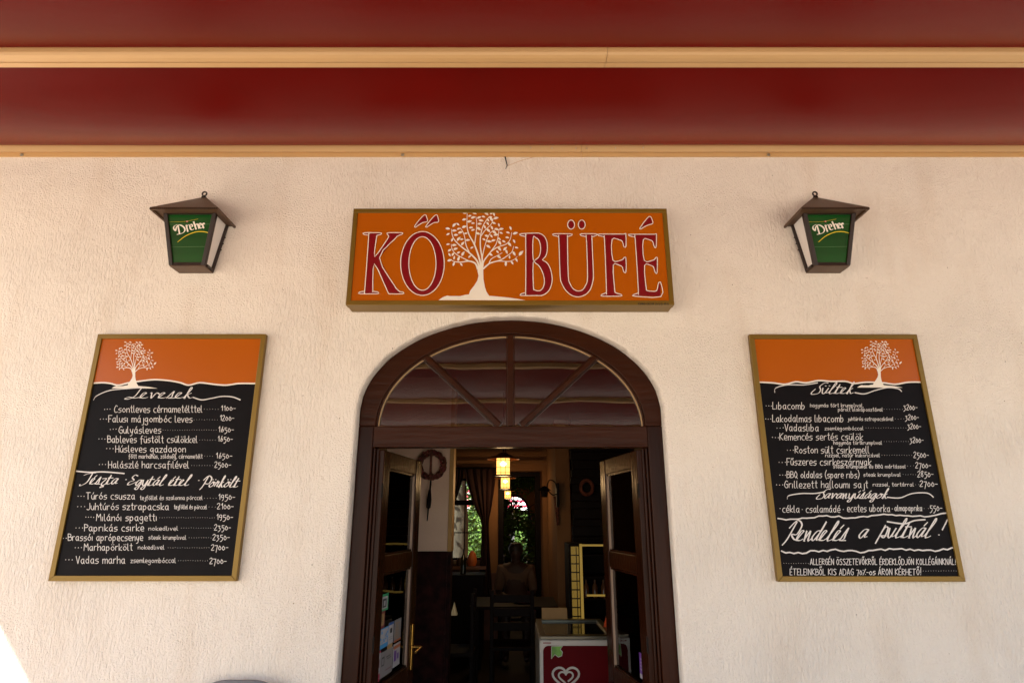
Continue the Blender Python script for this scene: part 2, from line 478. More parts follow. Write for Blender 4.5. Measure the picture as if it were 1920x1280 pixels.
# ------------------------------------------------------------------ the tree emblem (1145 x 1280 drawing units)
TR_TRUNK = [(512, 770), (507, 830), (520, 890), (505, 950), (465, 1015), (415, 1080), (400, 1125), (350, 1130), (290, 1146), (160, 1146), (125, 1140), (70, 1160), (15, 1197),
            (1115, 1200), (1020, 1182), (900, 1165), (800, 1155), (655, 1142), (620, 1090), (600, 1030), (582, 930), (580, 830), (578, 770), (545, 750)]
TR_BR = [([(512, 810), (480, 735), (400, 705), (300, 718), (210, 710), (180, 690)], 24), ([(405, 707), (320, 665), (240, 620), (190, 560), (175, 490)], 13),
         ([(530, 790), (500, 700), (410, 605), (300, 520), (220, 440), (187, 370), (182, 300)], 24), ([(410, 605), (365, 510), (345, 400), (320, 330), (285, 285)], 13),
         ([(548, 790), (535, 690), (470, 500), (400, 370), (375, 260), (378, 100)], 26), ([(470, 500), (490, 350), (498, 230), (488, 145)], 13),
         ([(558, 780), (567, 680), (545, 540), (545, 400), (575, 270), (630, 175), (670, 145)], 22), ([(545, 400), (600, 320), (680, 240), (705, 170)], 12),
         ([(562, 760), (575, 620), (620, 450), (670, 350), (730, 310)], 14), ([(572, 780), (590, 700), (680, 580), (750, 470), (780, 300)], 20),
         ([(680, 580), (760, 530), (870, 490), (920, 430), (940, 340)], 14), ([(565, 815), (650, 740), (700, 720), (800, 690), (880, 640), (940, 590), (965, 515)], 20),
         ([(700, 720), (780, 705), (900, 710), (970, 685), (1010, 645)], 12), ([(650, 740), (680, 680), (750, 640), (820, 600)], 12)]
TR_LV = """345 97 -10,467 98 -25,410 135 15,452 155 15,527 155 20,583 145 -15,620 105 -40,685 100 30,715 115 -70,740 162 10,670 150 0,340 180 10,405 205 10,450 227 0,553 193 -10,
535 235 0,640 187 -50,682 178 -60,637 232 -55,715 225 -20,213 250 45,260 240 -40,132 295 -10,215 320 0,268 297 20,340 272 15,425 282 5,450 312 15,523 296 -35,600 275 -70,
690 285 -65,645 318 -45,778 250 -75,750 303 -20,808 300 5,806 350 -25,720 340 -35,925 290 -70,892 345 -20,983 354 15,135 365 25,235 375 0,290 343 15,360 355 5,513 357 -20,
625 387 -20,683 390 -55,741 372 5,883 407 -10,187 436 65,268 425 45,308 430 0,385 440 0,320 483 45,590 432 -30,655 457 -15,707 444 10,783 425 -35,788 473 -60,840 457 -30,
970 455 -65,912 493 -50,135 493 5,213 503 0,230 550 15,437 535 25,645 520 -35,155 568 30,268 597 25,323 612 55,155 625 -60,198 618 50,785 550 -50,760 588 -50,855 548 40,
875 587 -70,1000 535 -15,970 610 -60,1055 605 45,213 662 75,268 675 70,408 647 40,675 622 -30,780 652 -40,912 655 90,155 695 15,208 740 65,303 747 -55,865 737 85,945 727 -55,1000 692 -60"""

def emblem(name, m, parent, F, Y):
    """F maps drawing units to (X, Z)"""
    mb = MB()
    mb.poly([(*F(a, b), ) for a, b in TR_TRUNK] and [(F(a, b)[0], Y, F(a, b)[1]) for a, b in TR_TRUNK])
    unit = (Vector(F(1000, 0)) - Vector(F(0, 0))).length / 1000
    for pts, w0 in TR_BR:
        sm = catmull(pts, 5)
        n = len(sm); vs = []
        for i, p in enumerate(sm):
            a, b = Vector(sm[max(i - 1, 0)]), Vector(sm[min(i + 1, n - 1)])
            d = (b - a).normalized(); nn = Vector((-d.y, d.x))
            ww = (w0 * (1 - i / (n - 1)) + 6 * (i / (n - 1))) / 2
            STK[0] = (STK[0] + 1) % 48
            for s in (1, -1):
                q = Vector(p) + nn * ww * s
                X, Z = F(q.x, q.y); vs.append((X, Y - 0.0001 - STK[0] * 0.000008, Z))
        mb.add(vs, [(2 * i, 2 * i + 1, 2 * i + 3, 2 * i + 2) for i in range(n - 1)])
    for k, l in enumerate(TR_LV.replace('\n', '').split(',')):
        x, y, a = [float(t) for t in l.split()]
        sz = 1.45 if x > 1040 else 1.0 + 0.18 * math.sin(k * 2.3)
        ca, sa = math.cos(R(-a)), math.sin(R(-a))
        vs = []
        for u, v in ((-29, 3), (-12, -12), (4, -13), (18, -7), (30, 1), (14, 9), (-2, 13), (-16, 11)):
            u *= sz; v *= sz
            X, Z = F(x + u * ca - v * sa, y + u * sa + v * ca)
            vs.append((X, Y - 0.0006 - (k % 9) * 0.00002, Z))
        mb.poly(vs)
    return mb.build(name, m, parent, fix=False)

# ================================================================== SETTING
structure(MB().box(-60, 60, -60, 60, -0.3, 0.0).build('ground', PAVE))

structure(MB().box(-4.4, 4.4, -1.2, WY - .001, 0.0, .02).build('dark_bounce_slab', mat('dark_slab', (.20, .15, .12), rough=.9, var=.3, nscale=8)))  # unseen dark slab added so less ground bounce reaches the lower wall
# ---------- facade wall with the arched opening
AX, ASPRING, AB, AEXP = -0.008, CAMH + 0.52, 0.505, 2.0
def arch_pts(a, zs, b, n=40, cx=AX):
    return [(cx + a * math.cos(t), zs + b * math.sin(t)) for t in [math.pi * i / n for i in range(n + 1)]]
def opening(half, zs, b, z0, n=40):
    return [(AX + half, z0)] + arch_pts(half, zs, b, n) + [(AX - half, z0)]
wall = thing('facade_wall', 'pale cream rendered facade wall with an arched opening, behind the signs and lanterns', 'wall', (0, WY, 0))
mb = MB()
n_arch = 56
front = opening(0.785, ASPRING, AB + 0.006, 0.0, n_arch)
jr = random.Random(3)
rim2 = []
for i, (x, z) in enumerate(opening(0.771, ASPRING, AB - 0.006, 0.0, n_arch)):
    rim2.append((x + jr.uniform(-.0025, .0025), z + jr.uniform(-.0025, .0025)))
back = [(x, z) for x, z in rim2]
outer = [(-7, 0), (-7, 4.3), (7, 4.3), (7, 0)]
mb.poly([(x, WY, z) for x, z in outer + front])
k = len(front)
rings = [(front, WY), ([(a[0] * .35 + b[0] * .65, a[1] * .35 + b[1] * .65) for a, b in zip(front, rim2)], WY + .004), (rim2, WY + .016), (back, WY + .40)]
for (ra, ya), (rb, yb) in zip(rings[:-1], rings[1:]):
    mb.add([(x, ya, z) for x, z in ra] + [(x, yb, z) for x, z in rb], [(i, i + 1, i + 1 + k, i + k) for i in range(k - 1)])
mb.poly([(x, WY + .40, z) for x, z in outer + back])
mb.add([(-7, WY, 4.3), (7, WY, 4.3), (7, WY + .4, 4.3), (-7, WY + .4, 4.3), (-7, WY, 0), (-7, WY + .4, 0), (7, WY, 0), (7, WY + .4, 0)],
       [(0, 1, 2, 3), (0, 3, 5, 4), (1, 6, 7, 2)])
mb.build('plaster_face', STUCCO, wall)
# small hairline flaw and stub of wire under the awning rail
mb = MB()
a, b, c = P(947, 294, WY - .004), P(951, 310, WY - .012), P(948, 317, WY - .012)
mb.tube([a, b, c], [.0035, .003, .0015], 6)
wire = mb.build('wire_stub', BLACK); tag(wire, 'short black wire stub poking from under the awning rail above the sign', 'wire')
mb = MB(); mb.tube([P(952, 311, WY - .001), P(975, 302, WY - .001), P(1002, 294, WY - .001)], .0012, 4)
o = mb.build('thin_cord', RAIL); tag(o, 'thin pale cord slanting up to the awning rail beside the black wire stub', 'cord')

# ---------- awning
aw = thing('awning', 'dark red fabric awning on beige transverse beams over the entrance', 'awning', (0, WY - .03, CAMH + 2.03))
RZ0 = P(960, 294, WY - .006).z; RZ1 = P(960, 270.5, WY - .045).z
x0a, x1a = -4.18, 4.18
yw = WY - .0005
mb = MB()
mb.prism([(yw, RZ0), (yw - .008, RZ0), (yw - .008, P(960, 286, WY - .009).z), (yw - .030, P(960, 285, WY - .03).z), (yw - .045, RZ1), (yw - .040, RZ1 + .02), (yw, RZ1 + .02)], x0a, P(1089, 283, WY).x - .0008)
mb.build('wall_rail', RAIL, aw)
mb = MB()
mb.prism([(yw, RZ0), (yw - .008, RZ0), (yw - .008, P(960, 286, WY - .009).z), (yw - .030, P(960, 285, WY - .03).z), (yw - .045, RZ1), (yw - .040, RZ1 + .02), (yw, RZ1 + .02)], P(1089, 283, WY).x + .0008, x1a)
mb.build('wall_rail', RAIL, aw)
scr0 = None
for i, px in enumerate((41, 755, 1441)):
    c = P(px, 290.5, WY - .009)
    if scr0 is None:
        mb = MB()
        mb.tube([c + Vector((0, .001, 0)), c + Vector((0, -.003, 0))], .010, 12)
        mb.tube([c + Vector((0, -.003, 0)), c + Vector((0, -.008, 0))], [.0065, .005], 6)
        scr0 = mb.build('screw', STEEL, aw); s0 = c
    else:
        s = scr0.copy(); col.objects.link(s); s.location = c - s0
riv0 = None
for px, py in ((995, 276), (1035, 276.5), (1080, 277), (1100, 277), (1154, 276.5), (1206, 276)):
    c = P(px, py + 1, WY - .038)
    if riv0 is None:
        riv0 = MB().tube([c + Vector((0, .006, 0)), c + Vector((0, -.004, -.002))], [.0045, .003], 8).build('rivet', STEEL, aw); r0 = c
    else:
        s = riv0.copy(); col.objects.link(s); s.location = c - r0
# beams: s = distance out from the wall
SLOPE = 0.15
def fab_z(s): return RZ1 + .012 - SLOPE * s
BS = [0.86 + 1.1 * i for i in range(5)]
for i, s in enumerate(BS):
    z = fab_z(s); y = WY - s
    if i == 0:
        c1 = P(960, 97, y - .05); c2 = P(960, 119, y - .012); c4 = P(960, 131.5, y + .03)
        z1 = c1.z - .01; dz = z1 - z + .0
        BZ = c1.z
    zz = BZ - SLOPE * (s - BS[0])
    # rounded front tube, groove, flat inner lip
    prof = [(y - .050, zz + .030), (y - .054, zz + .012), (y - .052, zz - .004), (y - .046, zz - .014), (y - .034, zz - .019), (y - .014, zz - .021),
            (y - .010, zz - .018), (y - .010, zz + .030)]
    lip = [(y - .003, zz + .030), (y - .003, zz - .013), (y - .001, zz - .0165), (y + .022, zz - .0185), (y + .026, zz - .015), (y + .026, zz + .030)]
    xj = P(1135, 112, y).x
    bo = MB().prism(prof, x0a, xj - .001).prism(prof, xj + .001, x1a).build('beam', RAIL, aw)
    MB().prism(lip, x0a, xj - .0012).prism(lip, xj, x1a).build('beam_lip', RAIL, bo)
ztop = lambda s: BZ - SLOPE * (s - BS[0]) + .030
segs = [(0.043, BS[0] - .026, RZ1 + .004, ztop(BS[0]) - .004, .075)]
for i in range(4): segs.append((BS[i] - .032, BS[i + 1] - .026, ztop(BS[i]) + .003, ztop(BS[i + 1]) - .004, .085))
fr = random.Random(5)
for k_seg, (sa, sb, za, zb, sag) in enumerate(segs):
    mb = MB(); nx, ns = 60, 24
    ph = fr.uniform(0, 6)
    for j in range(ns + 1):
        u = j / ns
        for i in range(nx + 1):
            v = i / nx
            x = x0a + (x1a - x0a) * v
            zc = za + (zb - za) * u - 4 * sag * max(0, (u - (.085 if k_seg else 0))) * (1 - u) * (1 + .10 * math.sin(x * 1.3 + ph) + .05 * math.sin(x * 3.1 + ph * 2))
            zc -= .020 * (k_seg == 0) * math.exp(-(u / .07) ** 2) * (u > 0)
            mb.v.append(Vector((x, WY - (sa + (sb - sa) * u), zc)))
    for j in range(ns):
        for i in range(nx):
            b = j * (nx + 1) + i
            mb.f.append((b, b + 1, b + nx + 2, b + nx + 1))
    mb.build('fabric_panel', FABRIC, aw, smooth=True)
for x in (x0a + .03, x1a - .03):       # side guide rails
    MB().hexa([(x - .03, WY - .04, RZ1 + .06), (x + .03, WY - .04, RZ1 + .06), (x + .03, WY - .04, RZ1 + .13), (x - .03, WY - .04, RZ1 + .13)],
              [(x - .03, WY - 5.4, ztop(5.4)), (x + .03, WY - 5.4, ztop(5.4)), (x + .03, WY - 5.4, ztop(5.4) + .07), (x - .03, WY - 5.4, ztop(5.4) + .07)]).build('guide_rail', RAIL, aw)
    MB().box(x - .05, x + .05, WY - 5.4, WY - 5.3, 0, ztop(5.35)).build('post', RAIL, aw)

# ================================================================== SIGN
sg = thing('hanging_sign', 'long orange box sign with red lettering KŐ BÜFÉ above the arched door', 'sign', (0, WY, CAMH + 1.32))
YF = 2.88
tl, tr_ = P(663, 389, YF), P(1251, 393, YF)
bl, br = P(648, 570, YF), P(1264, 573, YF)
X0, X1 = (tl.x + bl.x) / 2, (tr_.x + br.x) / 2
Z0, Z1 = (bl.z + br.z) / 2, (tl.z + tr_.z) / 2
MB().box(X0 + .002, X1 - .002, YF + .0455, WY - .001, Z0 + .002, Z1 - .002).build('housing', BRONZE, sg, bevel=.003)
MB().box(X0 + .03, X1 - .03, YF + .012, YF + .045, Z0 + .03, Z1 - .03).build('inner_box', BLACK, sg)
fw = .024
for nm, (a, b, c, d) in {'t': (X0, X1, Z1 - fw, Z1), 'b': (X0, X1, Z0, Z0 + fw), 'l': (X0, X0 + fw, Z0 + fw + .0005, Z1 - fw - .0005), 'r': (X1 - fw, X1, Z0 + fw + .0005, Z1 - fw - .0005)}.items():
    MB().box(a, b, YF, YF + .045, c, d).build('frame_strip', BRONZE, sg, bevel=.002)
YP = YF + .006
MB().box(X0 + fw, X1 - fw, YP, YF + .011, Z0 + fw, Z1 - fw).build('face_panel', ORANGE, sg)
def c5(x, y): return P(640 + x / 5.566, 370 + y / 5.566, YP)
def c6(x, y): return P(950 + x / 5.567, 370 + y / 5.567, YP)
def ell(cx, cy, rx, ry, n=36): return [(cx + rx * math.cos(2 * math.pi * i / n), cy + ry * math.sin(2 * math.pi * i / n)) for i in range(n)]
LET = [
 ('K', c5, [(243, 376), (407, 376), (407, 386), (378, 394), (365, 415), (348, 625), (488, 435), (500, 412), (490, 390), (490, 376), (628, 376), (628, 386), (592, 400), (560, 430), (395, 635), (545, 915), (580, 965), (610, 988), (640, 993), (640, 1003), (515, 1003), (485, 975), (345, 690), (325, 965), (335, 985), (375, 992), (375, 1003), (198, 1003), (198, 992), (235, 985), (250, 965), (290, 415), (280, 393), (243, 386)], []),
 ('O', c5, ell(847, 692, 223, 328), [ell(847, 692, 146, 283)]),
 ('´', c5, [(767, 312), (800, 262), (855, 200), (877, 190), (885, 205), (895, 250), (850, 262), (800, 292)], []),
 ('´', c5, [(885, 312), (918, 262), (973, 200), (995, 190), (1003, 210), (1011, 256), (968, 262), (918, 292)], []),
 ('B', c6, [(150, 386), (290, 380), (350, 385), (395, 420), (418, 480), (418, 560), (402, 615), (370, 655), (420, 690), (455, 760), (470, 850), (460, 920), (430, 980), (375, 1018), (310, 1022), (155, 1022), (155, 1012), (190, 1000), (203, 975), (203, 430), (193, 408), (150, 396)],
  [[(272, 420), (310, 422), (340, 450), (357, 510), (357, 570), (342, 620), (315, 647), (272, 652)], [(272, 685), (310, 690), (350, 728), (385, 800), (398, 870), (390, 930), (362, 972), (325, 982), (290, 970), (275, 940)]]),
 ('U', c6, [(495, 387), (670, 387), (670, 397), (640, 408), (630, 430), (638, 820), (655, 900), (690, 958), (740, 983), (790, 972), (825, 925), (848, 830), (835, 430), (820, 408), (780, 397), (780, 387), (930, 387), (930, 397), (895, 410), (885, 430), (900, 790), (893, 880), (868, 960), (820, 1012), (750, 1036), (680, 1020), (620, 970), (580, 900), (562, 820), (548, 430), (535, 408), (495, 397)], []),
 ('.', c6, ell(672, 287, 31, 43, 20), []), ('.', c6, ell(783, 287, 31, 43, 20), []),
 ('F', c6, [(970, 390), (1220, 390), (1238, 383), (1240, 510), (1225, 512), (1212, 465), (1180, 443), (1095, 440), (1105, 660), (1200, 660), (1225, 637), (1240, 640), (1240, 775), (1225, 775), (1210, 728), (1180, 708), (1108, 708), (1122, 960), (1135, 1000), (1185, 1017), (1185, 1028), (1000, 1028), (1000, 1017), (1035, 1000), (1045, 970), (1025, 450), (1010, 410), (970, 400)], []),
 ('E', c6, [(1290, 392), (1540, 392), (1557, 386), (1555, 515), (1542, 515), (1528, 465), (1500, 445), (1420, 445), (1432, 662), (1530, 662), (1555, 638), (1567, 640), (1565, 783), (1552, 780), (1537, 730), (1510, 710), (1435, 710), (1450, 940), (1465, 978), (1550, 985), (1575, 960), (1587, 900), (1605, 900), (1605, 1033), (1335, 1028), (1335, 1018), (1365, 1005), (1378, 970), (1345, 440), (1330, 412), (1290, 402)], []),
 ('´', c6, [(1392, 332), (1420, 285), (1475, 217), (1497, 207), (1510, 230), (1520, 272), (1480, 285), (1430, 308)], []),
]
for ch, C, outl, holes in LET:
    mb = MB()
    off = Vector((0, -.0015, 0))
    mb.poly([C(*p) + off for p in outl], [[C(*p) + off for p in h] for h in holes])
    o = mb.build('letter', REDP, sg, fix=False)
    mb = MB()
    for li, lp in enumerate([outl] + holes):
        sm = catmull(lp, 3, closed=True)
        sm = offset_path([(C(*p).x, C(*p).z) for p in sm], .0022 if li == 0 else -.0022)
        stroke(mb, sm, .0043, YP - .0022, closed=True)
    mb.build('letter_outline', WHITEP, o, fix=False)
emblem('tree_emblem', WHITEP, sg, lambda a, b: (lambda q: (q.x, q.z))(P(820 + a / 6.735, 385 + b / 6.735, YP)), YP - .001)
mb = MB()
write(mb, 'PANNO-DECOR 20/315-4845', lambda a, b: P(a, b, YF), 1197, 1254, 571.2, 3.2, .0016, YF - .001, jit=0)
mb.build('small_print', BLACK, sg, fix=False)

# ================================================================== MENU BOARDS
def board(name, label, corners, inner_top, C, emb, side):
    tl, tr2, br2, bl2 = corners
    YB = WY - .030
    a, b, c, d = P(*tl, YB), P(*tr2, YB), P(*br2, YB), P(*bl2, YB)
    x0, x1 = (a.x + d.x) / 2, (b.x + c.x) / 2
    z1, z0 = (a.z + b.z) / 2, (c.z + d.z) / 2
    t = thing(name, label, 'menu board', ((x0 + x1) / 2, WY, z0))
    f = .024
    e = .0004
    # mitred frame strips
    def strip(p, q, r, s_):
        mb = MB().hexa([(p[0], YB, p[1]), (q[0], YB, q[1]), (r[0], YB, r[1]), (s_[0], YB, s_[1])], [(p[0], WY - .002, p[1]), (q[0], WY - .002, q[1]), (r[0], WY - .002, r[1]), (s_[0], WY - .002, s_[1])])
        mb.build('frame_strip', BRONZE, t, bevel=.0015)
    strip((x0, z1), (x1, z1), (x1 - f, z1 - f), (x0 + f, z1 - f))
    strip((x0, z0), (x0 + f, z0 + f), (x1 - f, z0 + f), (x1, z0))
    strip((x0, z0 + e), (x0, z1 - e), (x0 + f - e, z1 - f), (x0 + f - e, z0 + f))
    strip((x1, z0 + e), (x1 - f + e, z0 + f), (x1 - f + e, z1 - f), (x1, z1 - e))
    YP = YB + .008
    # hill line
    hill = [(C(*p).x, C(*p).z) for p in inner_top]
    hill = catmull(hill, 4)
    hill[0] = (x0 + f - .001, hill[0][1]); hill[-1] = (x1 - f + .001, hill[-1][1])
    MB().poly([(x, YP, z) for x, z in hill] + [(x1 - f + .001, YP, z1 - f + .001), (x0 + f - .001, YP, z1 - f + .001)]).build('orange_panel', ORANGE, t, fix=False)
    MB().poly([(x, YP, z) for x, z in hill] + [(x1 - f + .001, YP, z0 + f - .001), (x0 + f - .001, YP, z0 + f - .001)]).build('black_panel', CHALKB, t, fix=False)
    MB().box(x0 + f * .5, x1 - f * .5, YP + .002, WY - .004, z0 + f * .5, z1 - f * .5).build('backing', BLACK, t)
    mb = MB(); stroke(mb, hill, .0075, YP - .0006); mb.build('hill_line', WHITEP, t, fix=False)
    ex, ey, es = emb
    emblem('tree_emblem', WHITEP, t, lambda u, v: (lambda q: (q.x, q.z))(C(ex + u * es, ey + v * es)), YP - .001)
    return t, YP - .0012

CL = lambda x, y: P(80 + x / 2.612, 610 + y / 2.612, WY - .022)
CR = lambda x, y: P(1390 + x / 2.559, 610 + y / 2.559, WY - .022)
tL, YT = board('menu_board', 'orange and black menu board headed Levesek, left of the door', [(182, 627), (497, 625), (444, 1089), (91, 1089)],
    [(240, 283), (290, 280), (330, 283), (370, 292), (420, 281), (480, 272), (550, 265), (620, 270), (675, 280), (715, 292), (770, 280), (840, 288), (900, 292), (960, 284), (1035, 284)], CL, (335, 62, .205), -1)
tR, YT2 = board('menu_board', 'orange and black menu board headed Sültek, right of the door', [(1404, 627), (1718, 626), (1812, 1088), (1461, 1092)],
    [(88, 272), (150, 275), (210, 282), (260, 270), (310, 275), (370, 264), (430, 268), (500, 268), (540, 278), (600, 272), (680, 275), (740, 282), (800, 272), (870, 272)], CR, (552, 58, .200), 1)

CAP, SUB = 33, 20
def line(t, M, Y, items, name='menu_line'):
    mb = MB()
    for it in items:
        k = it[0]
        if k == 't': _, s, x0, x1, b, c = it; write(mb, s, M, x0, x1, b, c, .0028 if c > 23 else .0021, Y)
        elif k == 'd': _, x0, x1, y = it; dots(mb, M, x0, x1, y, .0020, Y)
        elif k == 'D': _, x0, x1, y = it; dots(mb, M, x0, x1, y, .0036, Y, 12)
        elif k == 's': _, s, x0, x1, b, c = it; write(mb, s, M, x0, x1, b, c, .0048 if c < 60 else .0062, Y, script=True, slant=.42, nib=R(20))
        elif k == 'l': _, pts, wd = it; m2 = MB(); stroke(m2, [(M(*p).x, M(*p).z) for p in catmull(pts, 6)], wd, Y, nib=R(70)); m2.build('flourish', CHALK, t, fix=False)
        elif k == 'z': _, pts, wd = it; stroke(mb, [(M(*p).x, M(*p).z) for p in pts], wd, Y)
    if mb.v: mb.build(name, CHALK, t, fix=False)
L = lambda *it: line(tL, CL, YT, it)
L(('s', 'Levesek', 405, 735, 355, 40), ('l', [(250, 366), (265, 345), (330, 318), (430, 308), (495, 303)], .004), ('l', [(738, 352), (780, 364), (830, 356), (880, 347), (930, 350), (968, 364)], .004))
L(('D', 304, 330, 410), ('t', 'Csontleves cérnametélttel', 352, 782, 425, CAP), ('d', 792, 860, 410), ('t', '1100-', 874, 945, 416, 24))
L(('D', 283, 312, 458), ('t', 'Falusi májgombóc leves', 324, 733, 473, CAP), ('d', 742, 856, 461), ('t', '1200-', 869, 938, 465, 26))
L(('D', 332, 360, 508), ('t', 'Gulyásleves', 374, 580, 527, CAP), ('d', 590, 850, 512), ('t', '1650-', 861, 936, 521, 26))
L(('D', 276, 305, 555), ('t', 'Bableves füstölt csülökkel', 319, 758, 573, CAP), ('d', 770, 845, 560), ('t', '1650-', 858, 931, 567, 26))
L(('D', 314, 345, 603), ('t', 'Húsleves gazdagon', 358, 700, 620, CAP))
L(('t', 'főtt marhahús, zöldség, cérnametélt', 422, 783, 650, SUB), ('d', 794, 832, 639), ('t', '1650-', 849, 928, 649, 26))
L(('D', 278, 308, 680), ('t', 'Halászlé harcsafilével', 323, 716, 697, CAP), ('d', 730, 832, 685), ('t', '2500-', 843, 922, 694, 28))
L(('s', 'Tészta', 185, 365, 775, 42), ('s', '·', 395, 410, 770, 40), ('s', 'Egytál étel', 415, 715, 782, 42), ('s', '·', 752, 765, 774, 40), ('s', 'Pörkölt', 775, 955, 790, 42), ('l', [(160, 712), (230, 718), (300, 716), (400, 724)], .0045))
L(('D', 174, 203, 835), ('t', 'Túrós csusza', 215, 452, 850, CAP), ('t', 'tejföllel és szalonna pörccel', 478, 783, 852, SUB), ('d', 793, 850, 845), ('t', '1950-', 861, 942, 851, 28))
L(('D', 172, 206, 885), ('t', 'Juhtúrós sztrapacska', 218, 618, 901, CAP), ('t', 'tejföllel és pörccel', 645, 804, 897, SUB), ('d', 815, 846, 888), ('t', '2100-', 856, 935, 897, 28))
L(('D', 212, 250, 938), ('t', 'Milánói spagetti', 264, 560, 955, CAP), ('d', 574, 842, 940), ('t', '1950-', 852, 932, 949, 28))
L(('D', 164, 196, 990), ('t', 'Paprikás csirke', 206, 496, 1005, CAP), ('t', 'nokedlivel', 520, 663, 1002, SUB), ('d', 680, 836, 990), ('t', '2350-', 842, 922, 1000, 28))
L(('D', 102, 116, 1040), ('t', 'Brassói aprópecsenye', 126, 491, 1052, CAP), ('t', 'steak krumplival', 520, 703, 1046, SUB), ('d', 718, 825, 1038), ('t', '2350-', 834, 916, 1048, 28))
L(('D', 160, 190, 1086), ('t', 'Marhapörkölt', 203, 440, 1100, CAP), ('t', 'nokedlivel', 468, 596, 1094, SUB), ('d', 615, 815, 1087), ('t', '2700-', 827, 908, 1098, 28))
L(('D', 113, 145, 1146), ('t', 'Vadas marha', 165, 404, 1164, CAP + 3), ('t', 'zsemlegombóccal', 432, 652, 1160, SUB + 3), ('d', 665, 808, 1150), ('t', '2700-', 819, 900, 1164, 28))
SUB = 17
L = lambda *it: line(tR, CR, YT2, it)
L(('s', 'Sültek', 335, 535, 326, 42), ('l', [(160, 322), (165, 300), (220, 285), (300, 285), (365, 275)], .004), ('l', [(545, 322), (590, 328), (640, 312), (700, 298), (750, 303), (768, 316)], .004))
L(('D', 118, 143, 386), ('t', 'Libacomb', 150, 304, 401, CAP), ('t', 'hagymás tört krumplival,', 330, 585, 391, SUB))
L(('t', 'párolt lilakáposztával', 464, 677, 411, SUB), ('d', 684, 772, 402), ('t', '3200-', 778, 843, 404, 26))
L(('D', 116, 140, 448), ('t', 'Lakodalmas libacomb', 149, 490, 462, CAP), ('t', 'juhtúrós sztrapacskával', 510, 728, 456, SUB), ('d', 738, 778, 448), ('t', '3200-', 786, 850, 452, 26))
L(('D', 170, 200, 491), ('t', 'Vadasliba', 208, 370, 506, CAP), ('t', 'zsemlegombóccal', 400, 584, 501, SUB), ('d', 597, 788, 491), ('t', '3200-', 797, 860, 495, 26))
L(('D', 148, 176, 537), ('t', 'Kemencés sertés csülök', 184, 582, 549, CAP))
L(('t', 'hagymás törtkrumplival', 442, 673, 570, SUB), ('d', 684, 800, 556), ('t', '3200-', 808, 873, 561, 26))
L(('D', 220, 248, 598), ('t', 'Roston sült csirkemell', 257, 612, 612, CAP))
L(('t', 'rizzsel, natúr kukoricával', 403, 663, 630, SUB), ('d', 674, 816, 622), ('t', '2500-', 826, 898, 633, 28))
L(('D', 180, 210, 656), ('t', 'Fűszeres csirkeszárnyak', 218, 622, 669, CAP))
L(('t', 'steak krumplival és BBQ mártással', 441, 787, 684, SUB), ('d', 796, 826, 673), ('t', '2700-', 835, 908, 683, 28))
L(('D', 184, 210, 717), ('t', 'BBQ oldalas (spare ribs)', 218, 565, 730, CAP - 2), ('t', 'steak krumplival', 586, 763, 723, SUB), ('d', 775, 835, 714), ('t', '2850-', 845, 920, 725, 28))
L(('D', 168, 197, 764), ('t', 'Grillezett halloumi sajt', 206, 606, 778, CAP), ('t', 'rizzsel, tartárral', 631, 826, 770, SUB), ('d', 835, 850, 762), ('t', '2700-', 856, 940, 771, 28))
L(('s', 'Savanyúságok', 360, 700, 828, 36), ('l', [(220, 832), (228, 815), (290, 805), (350, 805), (400, 797)], .004), ('l', [(700, 823), (760, 826), (820, 805), (890, 803), (920, 822)], .004))
L(('t', '·', 184, 190, 890, CAP), ('t', 'cékla', 197, 278, 895, CAP), ('t', '·', 290, 296, 895, CAP), ('t', 'csalamádé', 310, 473, 895, CAP), ('t', '·', 487, 493, 895, CAP), ('t', 'ecetes uborka', 508, 712, 892, CAP), ('t', '·', 722, 728, 892, CAP), ('t', 'almapaprika', 735, 866, 888, 27), ('d', 876, 896, 878), ('t', '550-', 904, 962, 888, 30))
wz = random.Random(11)
def ragged(x0, x1, y0, y1, amp, n=42):
    out = []
    for i in range(n + 1):
        u = i / n
        out.append((x0 + (x1 - x0) * u, y0 + (y1 - y0) * u + wz.uniform(-amp, amp) + 5 * math.sin(u * 17)))
    return out
L(('z', ragged(175, 995, 925, 905, 4.5), .0062))
L(('s', 'Rendelés', 205, 500, 1030, 74), ('s', 'a', 560, 600, 1018, 66), ('s', 'pultnál', 655, 905, 1015, 72), ('s', '!', 945, 962, 1003, 60), ('l', [(700, 940), (780, 950), (830, 935), (880, 930)], .005))
L(('z', ragged(192, 1028, 1085, 1072, 5.5), .0066))
L(('d', 203, 320, 1140), ('t', 'ALLERGÉN ÖSSZETEVŐKRŐL ÉRDEKLŐDJÖN KOLLÉGÁINKNÁL!', 330, 1028, 1146, 28))
L(('t', 'ÉTELEINKBŐL KIS ADAG 70%-os ÁRON KÉRHETŐ!', 233, 862, 1195, 29), ('d', 872, 1042, 1176))

